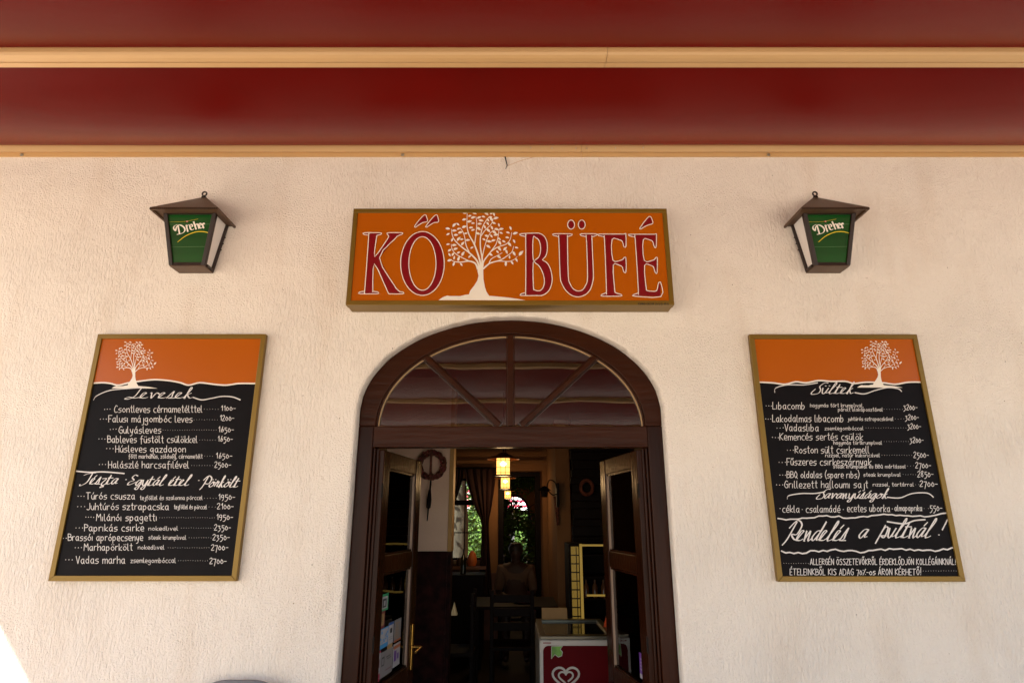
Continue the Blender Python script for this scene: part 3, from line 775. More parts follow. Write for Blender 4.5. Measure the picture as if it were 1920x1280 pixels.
# ================================================================== WALL LANTERNS
def lantern(label, sgn, Xc):
    t = thing('wall_lantern', label, 'lantern', (Xc, WY, CAMH + 1.26), 'pair of wall lanterns beside the sign')
    zb, zt = CAMH + 1.265, CAMH + 1.548
    yfb, yft = 2.897, 2.845
    wb, wt = .094, .140
    X = lambda x: Xc + x
    # corner posts
    def post(xb, yb, xt, yt, r=.0105):
        MB().hexa([(X(xb) - r, yb - r, zb), (X(xb) + r, yb - r, zb), (X(xb) + r, yb + r, zb), (X(xb) - r, yb + r, zb)],
                  [(X(xt) - r, yt - r, zt), (X(xt) + r, yt - r, zt), (X(xt) + r, yt + r, zt), (X(xt) - r, yt + r, zt)]).build('corner_post', BROWNM, t, bevel=.002)
    for s in (-1, 1):
        post(s * (wb - .0105), yfb + .0105, s * (wt - .0105), yft + .0105)
        post(s * (wb - .008), WY - .013, s * (wt - .008), WY - .013, .0085)
    MB().box(X(-wb) + .02, X(wb) - .02, yfb + .002, yfb + .018, zb + .0005, zb + .016).build('bottom_rail', BROWNM, t)
    for s in (-1, 1):
        MB().box(X(s * wb) - .012 - s * .008, X(s * wb) + .012 - s * .008, yfb + .022, WY - .024, zb + .0005, zb + .013).build('bottom_rail', BROWNM, t)
    MB().box(X(-wb) + .003, X(wb) - .003, yfb + .003, WY - .002, zb - .004, zb).build('bottom_tray', ROOFM, t)
    MB().box(X(-wt) + .02, X(wt) - .02, yft + .003, yft + .018, zt - .014, zt - .0005).build('top_rail', BROWNM, t)
    # green front pane follows the slope
    def fp(u, v, d=0.0):      # u -1..1, v 0..1
        wd = wb + (wt - wb) * v - .016
        return Vector((X(u * wd), yfb + (yft - yfb) * v + .010 + d, zb + (zt - zb) * v))
    pane = MB().hexa([fp(-1, .03), fp(1, .03), fp(1, .98), fp(-1, .98)], [fp(-1, .03, .004), fp(1, .03, .004), fp(1, .98, .004), fp(-1, .98, .004)]).build('green_pane', GREEN, t)
    # logo; crop coordinates (6.735 x) -> u, v on the pane
    def Q(cx, cy):            # left lantern crop coords: pane spans x 365..925 at top y 375 ; 405..770 at bottom y 1025
        v = (1025 - cy) / 650 * .95 + .03
        l, r = 405 + (365 - 405) * (1025 - cy) / 650, 770 + (925 - 770) * (1025 - cy) / 650
        u = (cx - l) / (r - l) * 2 - 1
        if sgn > 0: u = u - .04
        return fp(u, v, -.0012)
    def ink(name, strokes, m, w, nib=None, lift=0.0):
        mb = MB()
        for st in strokes:
            pts = [Q(*p) for p in catmull(st, 4)]
            tmp = MB(); stroke(tmp, [(p.x, p.z) for p in pts], w, 0, nib=nib)
            for v_ in tmp.v:
                vv = (v_.z - zb) / (zt - zb)
                v_.y += yfb + (yft - yfb) * vv + .0085 - lift
            mb.add(tmp.v, tmp.f)
        mb.build(name, m, pane, fix=False)
    ink('pane_line', [[(378, 520), (550, 518), (886, 518)], [(402, 810), (815, 803)]], GREENL, .0012)
    ink('gold_line', [[(380, 490), (560, 486), (640, 472), (735, 452)]], YELLOW, .0010, lift=.0002)
    D = [[(480, 525), (445, 545), (438, 575), (460, 600), (470, 560), (500, 530), (540, 540), (570, 575), (565, 610), (535, 635), (475, 650)], [(490, 535), (505, 635)],
         [(590, 535), (605, 610)], [(590, 555), (605, 535), (622, 528)],
         [(640, 560), (665, 545), (652, 522), (632, 535), (640, 580), (660, 590), (678, 580)],
         [(680, 490), (705, 580)], [(695, 545), (712, 515), (730, 530), (740, 570)],
         [(748, 540), (770, 525), (758, 508), (742, 520), (750, 562), (768, 568), (782, 558)],
         [(782, 515), (795, 565)], [(785, 530), (797, 505), (805, 515)]]
    ink('logo_word', D, WHITEP, .0058, nib=R(25), lift=.0006)
    ink('swoosh', [[(480, 745), (560, 680), (640, 638), (720, 615), (800, 615), (860, 632)]], YELLOW, .0030, nib=R(80), lift=.0004)
    mb = MB()
    cc = Q(600, 484)
    mb.poly([(cc.x + .0058 * math.cos(a * .5236), cc.y - .0008, cc.z + .0042 * math.sin(a * .5236)) for a in range(12)])
    mb.build('logo_disc', REDP if False else RED2, pane, fix=False)
    mb = MB(); mb.poly([(cc.x - .003, cc.y - .0014, cc.z + .002), (cc.x + .0035, cc.y - .0014, cc.z + .0024), (cc.x + .001, cc.y - .0014, cc.z - .0028)]).build('logo_mark', WHITEP, pane, fix=False)
    # opal side panes
    for s in (-1, 1):
        a = [(X(s * (wb - .010)), yfb + .02, zb + .008), (X(s * (wb - .010)), WY - .018, zb + .008), (X(s * (wt - .010)), WY - .018, zt - .004), (X(s * (wt - .010)), yft + .02, zt - .004)]
        b = [(x - s * .003, y, z) for x, y, z in a]
        MB().hexa(a, b).build('opal_pane', OPAL, t)
        # little knobs on the rear edge
        for q in range(3):
            v = .45 + .13 * q
            p = Vector((X(s * (wb + (wt - wb) * v)) + s * .001, WY - .013, zb + (zt - zb) * v))
            MB().tube([p, p + Vector((s * .007, 0, 0))], [.005, .003], 8).build('knob', BROWNM, t)
    # roof: half pyramid with a lip
    ze, za = zt - .008, CAMH + 1.692
    hw, yf = .176, 2.788
    ap0, ap1 = (X(-.012), WY - .045, za), (X(.012), WY - .045, za)
    A, B_, C_, D_ = (X(-hw), yf, ze), (X(hw), yf, ze), (X(hw), WY - .002, ze), (X(-hw), WY - .002, ze)
    ab0, ab1 = (X(-.012), WY - .002, za), (X(.012), WY - .002, za)
    lp = .012
    low = [(p[0], p[1], p[2] - lp) for p in (A, B_, C_, D_)]
    mb = MB().add([A, B_, C_, D_, ap0, ap1, ab1, ab0] + low, [(0, 1, 5, 4), (1, 2, 6, 5), (3, 0, 4, 7), (4, 5, 6, 7), (0, 8, 9, 1), (1, 9, 10, 2), (3, 11, 8, 0)])
    i_ = .010
    inn = [(X(-hw) + i_, yf + i_, ze - lp), (X(hw) - i_, yf + i_, ze - lp), (X(hw) - i_, WY - .002, ze - lp), (X(-hw) + i_, WY - .002, ze - lp)]
    b0 = len(mb.v)
    mb.add(low + inn + [(p[0], p[1], p[2] + .010) for p in inn], [(0, 1, 5, 4), (1, 2, 6, 5), (3, 0, 4, 7), (4, 5, 9, 8), (5, 6, 10, 9), (7, 4, 8, 11), (8, 9, 10, 11)])
    mb.build('roof', ROOFM, t)
    # notched edge beads
    mb = MB()
    for q in range(34):
        x = X(-hw) + .006 + q * (2 * hw - .012) / 33
        mb.box(x - .0032, x + .0032, yf - .0025, yf + .001, ze - lp + .001, ze - .003)
    e = mb.build('roof_edge', BROWNM, t); e['kind'] = 'stuff'
    cz = za + .022
    mb = MB(); mb.lathe((X(0), WY - .045, za - .002), [(.013, 0), (.013, .006), (.008, .010)], 12)
    ring = [(X(0) + .012 * math.cos(a * math.pi / 9), WY - .045, cz + .012 * math.sin(a * math.pi / 9)) for a in range(18)]
    mb.tube(ring + [ring[0]], .0042, 8, cap=False)
    mb.build('hanging_ring', BROWNM, t, smooth=True)
    return t
RED2 = mat('bright_red_print', (0.62, 0.03, 0.03), rough=0.4)
lantern('brown wall lantern with green Dreher pane, left of the KŐ BÜFÉ sign', -1, -1.693)
lantern('brown wall lantern with green Dreher pane, right of the KŐ BÜFÉ sign', 1, 1.668)

# ================================================================== DOORWAY
dr = thing('arched_doorway', 'dark brown arched timber door frame with a spoked glass fanlight', 'doorway', (0, WY + .1, 0))
YA, YB_ = WY + .060, WY + .130
TZ0, TZ1 = CAMH + .345, CAMH + .452
IA, IB = .687, .490
N = 56
outl = opening(.7700, ASPRING, AB - .008, 0, N)
inl = [(AX + .690, 0)] + [(AX + .690, TZ0)]
# frame ring: jambs + arch; build as strip between outer and inner outlines sampled alike
oj = [(AX + .770, 0), (AX + .770, TZ0), (AX + .770, TZ1)]
arch_o = [(AX + .770 * math.cos(t), ASPRING + (AB - .008) * math.sin(t)) for t in [math.pi * i / N for i in range(N + 1)]]
arch_i = [(AX + IA * math.cos(t), TZ1 + IB * math.sin(t)) for t in [math.pi * i / N for i in range(N + 1)]]
def strip_ring(A, B, y0, y1, m, name, par, bev=.0):
    mb = MB(); n = len(A)
    mb.add([(x, y0, z) for x, z in A] + [(x, y0, z) for x, z in B] + [(x, y1, z) for x, z in B] + [(x, y1, z) for x, z in A],
           [(i, i + 1, i + 1 + n, i + n) for i in range(n - 1)] + [(n + i, n + i + 1, 2 * n + i + 1, 2 * n + i) for i in range(n - 1)] +
           [(2 * n + i, 2 * n + i + 1, 3 * n + i + 1, 3 * n + i) for i in range(n - 1)] + [(3 * n + i, 3 * n + i + 1, i + 1, i) for i in range(n - 1)] +
           [(0, n, 2 * n, 3 * n), (n - 1, 2 * n - 1, 3 * n - 1, 4 * n - 1)])
    return mb.build(name, m, par, bevel=bev)
for s in (1, -1):
    # jamb with stepped rebate mouldings
    A = [(AX + s * .770, 0), (AX + s * .770, TZ1)]
    MB().box(*sorted((AX + s * .770, AX + s * .694)), YA, YB_, 0, TZ1 - .0005).build('jamb', WOOD, dr, bevel=.005)
    MB().box(*sorted((AX + s * .6935, AX + s * .682)), YA + .018, YB_, 0, TZ0 - .0005).build('jamb_moulding', WOOD, dr, bevel=.004)
    MB().box(*sorted((AX + s * .6815, AX + s * .668)), YA + .040, YB_, 0, TZ0 - .0005).build('jamb_moulding', WOOD, dr, bevel=.004)
    MB().box(*sorted((AX + s * .768, AX + s * .690)), YB_ + .0005, WY + .40, 0, TZ1).build('reveal_lining', WOOD, dr)
full_o = [(AX + .770, TZ1)] + arch_o[0:] + [(AX - .770, TZ1)]
full_i = [(AX + IA, TZ1)] + arch_i + [(AX - IA, TZ1)]
strip_ring(full_o, full_i, YA, YB_, WOODH, 'arch_head', dr, .004)
MB().box(AX - .6935, AX + .6935, YA + .001, YB_, TZ0, TZ1 - .001).build('transom_bar', WOODH, dr, bevel=.004)
MB().box(AX - .668, AX + .668, YA - .004, YA + .0005, TZ0 + .0015, TZ0 + .012).build('drip_moulding', WOODH, dr, bevel=.001)
# fanlight: pane, glazing beads, three spokes
def einner(off, n=N): return [(AX + (IA - off) * math.cos(t), TZ1 + (IB - off) * math.sin(t)) for t in [math.pi * i / n for i in range(n + 1)]]
YG = YA + .030
strip_ring(einner(.001), einner(.009), YA + .006, YG - .002, WOODH, 'arch_moulding', dr, .003)
strip_ring(einner(.0105), einner(.0165), YA + .016, YG - .002, PUTTY, 'glazing_bead', dr)
base = TZ1 + .001
def spoke(p0, p1, w):
    d = (Vector(p1) - Vector(p0)).normalized(); nn = Vector((-d.y, d.x)) * w
    a = [Vector(p0) + nn, Vector(p0) - nn, Vector(p1) - nn, Vector(p1) + nn]
    o = MB().hexa([(q.x, YA + .002, q.y) for q in a], [(q.x, YG + .012, q.y) for q in a]).build('spoke', WOODH, dr, bevel=.004)
    nn = nn.normalized() * .004
    for ss in (1, -1):
        e = [Vector(p0) + nn * ss * (w / .004 + .5), Vector(p0) + nn * ss * (w / .004 + 1.6), Vector(p1) + nn * ss * (w / .004 + 1.6), Vector(p1) + nn * ss * (w / .004 + .5)]
        MB().hexa([(q.x, YA + .014, q.y) for q in e], [(q.x, YG - .001, q.y) for q in e]).build('spoke_bead', WOODH, o)
topz = lambda x: TZ1 + IB * math.sqrt(max(0, 1 - ((x - AX) / IA) ** 2))
spoke((AX, base), (AX, TZ1 + IB - .002), .016)
for s in (-1, 1):
    pe = P(957 + s * 160, 671, YA)
    spoke((AX + s * .055, base + .002), (AX + s * .450, topz(AX + s * .450) - .004), .014)
def sector(t0, t1):
    pts = [(AX, YG, base)] + [(AX + (IA - .004) * math.cos(t), YG, TZ1 + (IB - .004) * math.sin(t)) for t in [t0 + (t1 - t0) * i / 14 for i in range(15)]]
    return [(x, YG, max(z, base)) for x, _, z in pts]
tA = math.acos(.450 / IA)
for t0, t1 in ((0.002, tA), (tA + .001, math.pi / 2), (math.pi / 2 + .001, math.pi - tA), (math.pi - tA + .001, math.pi - .002)):
    MB().poly(sector(t0, t1)).build('fanlight_pane', GLASS, dr, fix=False)

# ---------- door leaves
def leaf(label, s, n_stick=True):
    hx, hy = AX + s * .664, YB_ - .02
    ang = R(81.5)
    ex = Vector((-s * math.cos(ang), math.sin(ang), 0))      # along the leaf
    nx = Vector((-s * math.sin(ang), -math.cos(ang), 0))     # face that looks to the camera
    t = thing('door_leaf', label, 'door leaf', (hx, hy, 0.005), None)
    W_, H_, TK = .655, TZ0 - .008, .044
    def q(u, v, d): return Vector((hx, hy, 0)) + ex * u + nx * d + Vector((0, 0, v))
    def bx(u0, u1, v0, v1, d0, d1, name, m, par=t, bev=0.0):
        return MB().hexa([q(u0, v0, d0), q(u1, v0, d0), q(u1, v1, d0), q(u0, v1, d0)], [q(u0, v0, d1), q(u1, v0, d1), q(u1, v1, d1), q(u0, v1, d1)]).build(name, m, par, bevel=bev)
    sw = .098
    # heights from the photo
    v1t, v1b, v2t, v2b = CAMH + .252, CAMH - .178, CAMH - .262, CAMH - .775
    bx(0, sw, 0.01, H_, -TK / 2, TK / 2, 'stile', WOOD, t, .004)
    bx(W_ - sw, W_, 0.01, H_, -TK / 2, TK / 2, 'stile', WOOD, t, .004)
    for a, b in ((v1t, H_), (v2t, v1b), (0.01, v2b)):
        bx(sw + .0004, W_ - sw - .0004, a, b, -TK / 2 + .002, TK / 2 - .002, 'cross_rail', WOODH, t, .003)
    for a, b in ((v1b, v1t), (v2b, v2t)):
        pane = bx(sw, W_ - sw, a, b, -.003, .003, 'glass_pane', GLASS_IN)
        for u0, u1, va, vb in ((sw, sw + .012, a, b), (W_ - sw - .012, W_ - sw, a, b), (sw + .013, W_ - sw - .013, a, a + .012), (sw + .013, W_ - sw - .013, b - .012, b)):
            bx(u0, u1, va, vb, .004, .015, 'glazing_bead', REFLBEAD if u0 > W_ / 2 and u1 - u0 < .02 else WOOD, pane)  # free-side bead coloured pale as a painted reflection
            bx(u0, u1, va, vb, -.015, -.004, 'glazing_bead', WOOD, pane)
    bx(.02, sw - .02, .05, H_ - .04, -TK/2 - .006, -TK/2 - .001, 'edge_strip', WOOD)
    for hz in (.35, 1.0, 1.7):
        c = q(-.004, hz, TK / 2 + .002)
        MB().tube([c, c + Vector((0, 0, .07))], .005, 10).build('hinge', IRON, t, smooth=True)
    # handle
    for sd in (1, -1):
        if s > 0: continue
        bx(W_ - .062, W_ - .032, CAMH - .80, CAMH - .57, sd * (TK / 2 + .001), sd * (TK / 2 + .006), 'handle_plate', BRASS, t, .002)
        a = q(W_ - .047, CAMH - .685, sd * (TK / 2 + .005)); b = q(W_ - .047, CAMH - .685, sd * (TK / 2 + .050)); c = q(W_ - .150, CAMH - .690, sd * (TK / 2 + .055))
        mid = (a + b) / 2
        MB().tube([a, mid, b, q(W_ - .058, CAMH - .685, sd * (TK / 2 + .058)), c], [.009, .008, .008, .008, .006], 10).build('handle', BRASS, t, smooth=True)
    return t, q, bx
tl_, qL, bL = leaf('open glazed door leaf on the left with stickers on its lower pane', -1)
trr, qR, bR = leaf('open glazed door leaf on the right with one purple sticker low on the glass', 1)
# stickers (u along the leaf, v height) solved from photo pixels
def on_leaf(px, py, s):
    hx, hy = AX + s * .664, YB_ - .02
    ang = R(81.5)
    r, u_ = (px - 960) / FPX, (640 - py) / FPX
    d = Vector((r, math.cos(TH) - u_ * math.sin(TH), math.sin(TH) + u_ * math.cos(TH)))
    nx = Vector((-s * math.sin(ang), -math.cos(ang), 0)); ex = Vector((-s * math.cos(ang), math.sin(ang), 0))
    o0 = Vector((hx, hy, 0)) + nx * .006
    k = (o0 - Vector((0, 0, CAMH))).dot(nx) / d.dot(nx)
    p = Vector((0, 0, CAMH)) + d * k
    return (p - Vector((hx, hy, 0))).dot(ex), p.z
SB = [mat('sticker_' + n, c, rough=.35, var=.05) for n, c in (('green', (.03, .30, .12)), ('tan', (.40, .24, .10)), ('maroon', (.16, .015, .03)), ('white', (.46, .44, .44)), ('blue', (.05, .30, .60)), ('navy', (.03, .10, .30)),
      ('grey', (.26, .24, .23)), ('rust', (.45, .12, .04)), ('purple', (.14, .04, .28)), ('crimson', (.38, .01, .05)), ('black', (.015, .015, .015)))]
SG, ST, SM, SW, SBL, SN, SGR, SR, SP, SC, SK = SB
def stk(tt, q, s, label, quad, m, marks=()):
    """quad: (pxl, pyt, pxr, pyb) of the sticker in the photo"""
    (xa, ya, xb, yb) = quad
    u0, va = on_leaf(xa, (ya + yb) / 2, s); u1, _ = on_leaf(xb, (ya + yb) / 2, s)
    um = (xa + xb) / 2
    _, vt = on_leaf(um, ya, s); _, vb = on_leaf(um, yb, s)
    u0, u1 = sorted((u0, u1))
    par = [c for c in tt.children if c.name.startswith('glass_pane')][1]
    def quadm(a, b, c, d, d0, d1, name, m_, pr):
        return MB().hexa([q(a, c, d0), q(b, c, d0), q(b, d, d0), q(a, d, d0)], [q(a, c, d1), q(b, c, d1), q(b, d, d1), q(a, d, d1)]).build(name, m_, pr)
    o = quadm(u0, u1, vb, vt, .0035, .0045, 'sticker', m, par)
    o['label'] = label
    mb = MB(); mm = None
    for i, (a, b, c, d, m_) in enumerate(marks):
        ua, ub = u0 + (u1 - u0) * a, u0 + (u1 - u0) * b
        vc, vd = vb + (vt - vb) * c, vb + (vt - vb) * d
        dd = .0048 + .0002 * i
        oo = MB().add([q(ua, vc, dd), q(ub, vc, dd), q(ub, vd, dd), q(ua, vd, dd)], [(0, 1, 2, 3)]).build('sticker_print', m_, par, fix=False)
rs = random.Random(21)
def bars(m, n, c0=.1, c1=.9, a0=.15, a1=.85):
    return [(a0, a0 + (a1 - a0) * rs.uniform(.5, 1), c0 + (c1 - c0) * (i + .25) / n, c0 + (c1 - c0) * (i + .6) / n, m) for i in range(n)]
stk(tl_, qL, -1, 'green edged sticker with a small dark portrait', (714.5, 1113, 728.5, 1144), SG, [(.12, .88, .12, .84, SW), (.25, .75, .2, .72, SK), (.4, .62, .3, .6, SW)])
stk(tl_, qL, -1, 'tan sticker with maroon edges', (709, 1146, 722, 1178), SM, [(.12, .9, .15, .85, ST)] + bars(SK, 4, .25, .75, .4, .7))
stk(tl_, qL, -1, 'blue and white sticker with a snowy pattern', (711, 1177, 728, 1214), SBL, [(.05, .95, .22, .95, SW)] + [(a, a + .12, c, c + .07, SBL) for a, c in [(rs.uniform(.1, .8), rs.uniform(.25, .85)) for _ in range(14)]])
stk(tl_, qL, -1, 'narrow white sticker with a dark round mark', (729, 1166, 738, 1205), SW, [(0, 1, .88, 1, SN), (.3, .72, .5, .72, SK), (.2, .8, .2, .24, SGR), (.2, .8, .3, .33, SGR)])
stk(tl_, qL, -1, 'pale grey sheet with fine print', (740, 1160, 752, 1200), SGR, bars(ST, 7, .15, .9) + [(0, 1, 0, .09, SR)])
stk(tl_, qL, -1, 'small tan sticker', (727, 1206, 736, 1214), ST)
stk(tl_, qL, -1, 'pale sticker with purple print', (738, 1205, 750, 1247), SW, [(0, 1, .78, .92, SR), (.1, .45, .25, .7, SP), (.55, .8, .3, .55, SP)])
stk(tl_, qL, -1, 'grey translucent sheet with an oval mark', (714, 1218, 736, 1264), SGR, [(.08, .3, .45, .8, SK), (.1, .26, .5, .74, SGR), (.45, .8, .7, .74, SK), (.5, .85, .62, .65, SK), (.4, .9, .2, .23, SM)])
stk(tl_, qL, -1, 'white and crimson sticker with a ring', (704, 1222, 713, 1278), SW, [(0, 1, 0, .25, SC), (0, 1, .93, 1, SC), (.15, .85, .45, .72, SM), (.3, .7, .5, .66, SW), (.2, .8, .31, .35, SK)] + bars(SW, 3, .03, .2))
stk(trr, qR, 1, 'purple and white sticker with slanted print', (1199, 1228, 1217, 1275), SP, [(0, .25, 0, 1, SW), (0, 1, 0, .18, SW)] + bars(SW, 4, .3, .85, .35, .95))

# ================================================================== INTERIOR
CH = 2.75
structure(MB().box(-3.2, 3.2, WY + .401, 24, 0.001, .02).build('floor', FLOORM))
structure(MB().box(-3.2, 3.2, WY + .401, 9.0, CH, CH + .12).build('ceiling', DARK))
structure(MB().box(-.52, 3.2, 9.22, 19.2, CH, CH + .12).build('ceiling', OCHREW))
iw = thing('interior_wall', 'cream partition wall beside the entrance with dark stone wainscot below', 'wall', (-1.6, 5.0, 0))
xR = P(841, 940, 5.0).x; zW = P(800, 1033, 4.985).z
MB().box(-3.2, xR, 5.0, 5.14, 0, CH).build('plaster', CREAMW, iw)
MB().box(-3.2, xR + .001, 4.985, 4.9995, .02, zW).build('wainscot', WAINS, iw)
MB().box(xR + .002, xR + .033, 4.992, 5.14, .02, zW - .001).build('wainscot_edge', WAINS, iw)
MB().box(xR + .002, xR + .035, 4.99, 5.16, zW, CH).build('edge_trim', mat('ochre_trim', (.45, .25, .07), rough=.6), iw)
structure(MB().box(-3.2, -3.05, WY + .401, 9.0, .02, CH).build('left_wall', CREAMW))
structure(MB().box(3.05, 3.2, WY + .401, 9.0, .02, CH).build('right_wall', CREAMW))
# back wall with window and passage
YK = 9.0
wx0, wx1 = P(843, 1000, YK).x, P(906, 1000, YK).x
wz0, wz1 = P(870, 1050, YK).z, P(870, 896, YK).z
ox0, ox1 = P(944, 1000, YK).x, P(1004, 1000, YK).x
oz1 = P(970, 893, YK).z
bw = thing('back_wall', 'ochre back wall of the dining room with a window and a passage opening', 'wall', (0, YK, 0))
mb = MB()
mb.poly([(-3.2, YK, 0), (-3.2, YK, CH), (3.2, YK, CH), (3.2, YK, 0), (ox1, YK, 0), (ox1, YK, oz1), (ox0, YK, oz1), (ox0, YK, 0)],
        [[(wx0, YK, wz0), (wx1, YK, wz0), (wx1, YK, wz1), (wx0, YK, wz1)]])
mb.poly([(-3.2, YK + .2, 0), (-3.2, YK + .2, CH), (3.2, YK + .2, CH), (3.2, YK + .2, 0), (ox1, YK + .2, 0), (ox1, YK + .2, oz1), (ox0, YK + .2, oz1), (ox0, YK + .2, 0)],
        [[(wx0, YK + .2, wz0), (wx1, YK + .2, wz0), (wx1, YK + .2, wz1), (wx0, YK + .2, wz1)]])
for (a, b) in (((wx0, wz0), (wx1, wz0)), ((wx1, wz0), (wx1, wz1)), ((wx1, wz1), (wx0, wz1)), ((wx0, wz1), (wx0, wz0)), ((ox1, 0), (ox1, oz1)), ((ox1, oz1), (ox0, oz1)), ((ox0, oz1), (ox0, 0))):
    mb.add([(a[0], YK, a[1]), (b[0], YK, b[1]), (b[0], YK + .2, b[1]), (a[0], YK + .2, a[1])], [(0, 1, 2, 3)])
mb.add([(-3.2, YK, CH), (3.2, YK, CH), (3.2, YK + .2, CH), (-3.2, YK + .2, CH)], [(0, 1, 2, 3)])
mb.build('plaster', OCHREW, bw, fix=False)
MB().box(-3.04, ox0 - .08, YK - .02, YK - .001, .02, P(870, 1062, YK).z - .08).build('wainscot', mat('wood_dado', (.10, .035, .015), rough=.5, var=.3), bw)
for a in (CH - .25, CH - .38):
    MB().box(-2.9, 3.04, YK - .05, YK - .001, a, a + .05).build('ceiling_moulding', OCHREW, bw)
# passage frame
pf = thing('passage_frame', 'dark wooden frame round the passage opening in the back wall', 'door frame', (0, YK, 0))
MB().box(ox0 - .075, ox0, YK - .03, YK + .22, 0, oz1 + .06).build('jamb', DARK, pf)
MB().box(ox1, ox1 + .075, YK - .03, YK + .22, 0, oz1 + .06).build('jamb', DARK, pf)
MB().box(ox0 + .0005, ox1 - .0005, YK - .03, YK + .22, oz1, oz1 + .06).build('head', DARK, pf)
# window
wn = thing('window', 'small paned window between maroon curtains in the back wall', 'window', ((wx0 + wx1) / 2, YK + .1, wz0))
xm = P(870, 1000, YK).x
YW = YK + .10
for a, b, c, d in ((wx0, wx0 + .03, wz0, wz1), (wx1 - .03, wx1, wz0, wz1), (wx0 + .031, wx1 - .031, wz0, wz0 + .03), (wx0 + .031, wx1 - .031, wz1 - .03, wz1)):
    MB().box(a, b, YW - .02, YW + .02, c, d).build('frame', DARK, wn)
MB().box(xm - .008, xm + .008, YW - .012, YW + .012, wz0 + .031, wz1 - .031).build('glazing_bar', DARK, wn)
for py, h in ((998, .014), (942, .07)):
    z = P(870, py, YW).z
    MB().box(wx0 + .031, xm - .009, YW - .014, YW + .014, z - h / 2, z + h / 2).build('glazing_bar', DARK, wn)
    MB().box(xm + .009, wx1 - .031, YW - .014, YW + .014, z - h / 2, z + h / 2).build('glazing_bar', DARK, wn)
MB().add([(wx0, YW, wz0), (wx1, YW, wz0), (wx1, YW, wz1), (wx0, YW, wz1)], [(0, 1, 2, 3)]).build('pane', GLASS_IN, wn)
zs = P(870, 1062, YK - .1).z
MB().box(wx0 - .05, wx1 + .05, YK - .16, YK - .001, zs - .03, zs + .008).build('sill', mat('sill_wood', (.22, .10, .05), rough=.5), wn)
# curtains
def curtain(label, edge):
    """edge: rows of (py, pxl, pxr)"""
    yc = YK - .10
    c0 = P(*[(edge[0][1] + edge[0][2]) / 2, edge[0][0]], yc)
    t = None
    rows = catmull([tuple(map(float, e)) for e in edge], 5)
    mb = MB(); n = 26
    for (py, a, b) in rows:
        pa, pb = P(a, py, yc), P(b, py, yc)
        for i in range(n + 1):
            u = i / n
            p = pa.lerp(pb, u)
            p.y += .018 * math.sin(u * 30) + .006 * math.sin(u * 71 + py * .01)
            mb.v.append(p)
    for j in range(len(rows) - 1):
        for i in range(n):
            b = j * (n + 1) + i
            mb.f.append((b, b + 1, b + n + 2, b + n + 1))
    o = mb.build('curtain', CURTM, None, smooth=True)
    sm = o.modifiers.new('thickness', 'SOLIDIFY'); sm.thickness = .003
    return tag(o, label, 'curtain')
curtain('maroon curtain gathered at the left edge of the back window', [(878, 840, 870), (900, 840, 867), (930, 840, 858), (960, 838, 846), (1000, 838, 842)])
curtain('long maroon curtain tied back at the right of the window', [(878, 870, 931), (900, 874, 929), (930, 883, 925), (960, 894, 920), (975, 901, 917), (1000, 903, 917), (1060, 900, 920), (1120, 896, 924)])
pr = MB().tube([P(836, 877, YK - .1), P(934, 877, YK - .1)], .012, 8).build('curtain_rod', DARK)
tag(pr, 'dark curtain rod above the back window', 'curtain rod')
# sill objects
c = P(885, 1058, YK - .08); c.z = zs + .008
o = MB().lathe(c, [(0.01, 0), (.05, .005), (.068, .05), (.066, .10), (.055, .15), (.035, .185), (.012, .20), (.0, .205)], 18).build('ornamental_gourd', mat('orange_gourd', (.60, .15, .03), rough=.5, var=.2, stretch=(1, 1, .2)), smooth=True)
tag(o, 'tall orange gourd standing on the back window sill', 'gourd')
for px, h, lab in ((851, .07, 'low dark pot at the left end of the window sill'), (862, .11, 'small dark rounded vase beside the orange gourd')):
    c = P(px, 1058, YK - .08); c.z = zs + .008
    o = MB().lathe(c, [(0.001, 0), (.035, 0), (.05, h * .4), (.04, h * .8), (.03, h), (.0, h)], 14).build('pot', mat('dark_pot', (.05, .03, .02)), smooth=True)
    tag(o, lab, 'pot')
# wreath with ribbon
wc = P(808.5, 871, 4.93)
wr = thing('wreath', 'round brown wreath with a hanging ribbon and spindle on the cream partition', 'wreath', (wc.x, 4.98, wc.z))
TW = mat('wreath_twigs', (.13, .035, .018), rough=.7, var=.7, nscale=40, bump=.8, bscale=90)
mb = MB(); rr = random.Random(4)
for k in range(7):
    ph = rr.uniform(0, 6.28)
    ring = []
    for i in range(41):
        a = 2 * math.pi * i / 40
        ro = .098 + .018 * math.cos(5 * a + ph + k)
        ring.append((wc.x + ro * math.cos(a), 4.955 + .014 * math.sin(5 * a + ph + k), wc.z + ro * math.sin(a)))
    mb.tube(ring, .0095, 6, cap=False)
mb.build('ring', TW, wr, smooth=True)
mb = MB()
for i in range(46):
    a = rr.uniform(0, 6.28); ro = .098 + rr.uniform(-.02, .02)
    p = Vector((wc.x + ro * math.cos(a), 4.93, wc.z + ro * math.sin(a)))
    mb.lathe(p, [(0, -.008), (.008, -.003), (.008, .004), (0, .009)], 6)
e = mb.build('berries', mat('dark_berries', (.18, .02, .02), rough=.4), wr); e['kind'] = 'stuff'
MB().hexa([(wc.x - .008, 4.90, wc.z + .12), (wc.x + .010, 4.90, wc.z + .12), (wc.x + .012, 4.905, wc.z - .12), (wc.x - .010, 4.905, wc.z - .12)],
          [(wc.x - .008, 4.906, wc.z + .12), (wc.x + .010, 4.906, wc.z + .12), (wc.x + .012, 4.911, wc.z - .12), (wc.x - .010, 4.911, wc.z - .12)]).build('ribbon', TW, wr)
p1, p2 = P(808, 897, 4.92), P(801, 976, 4.92)
MB().tube([p1, p1.lerp(p2, .25), p1.lerp(p2, .38), p1.lerp(p2, .5), p1.lerp(p2, .68), p1.lerp(p2, .72), p2], [.006, .007, .014, .019, .018, .007, .004], 10).build('spindle', DARK, wr, smooth=True)

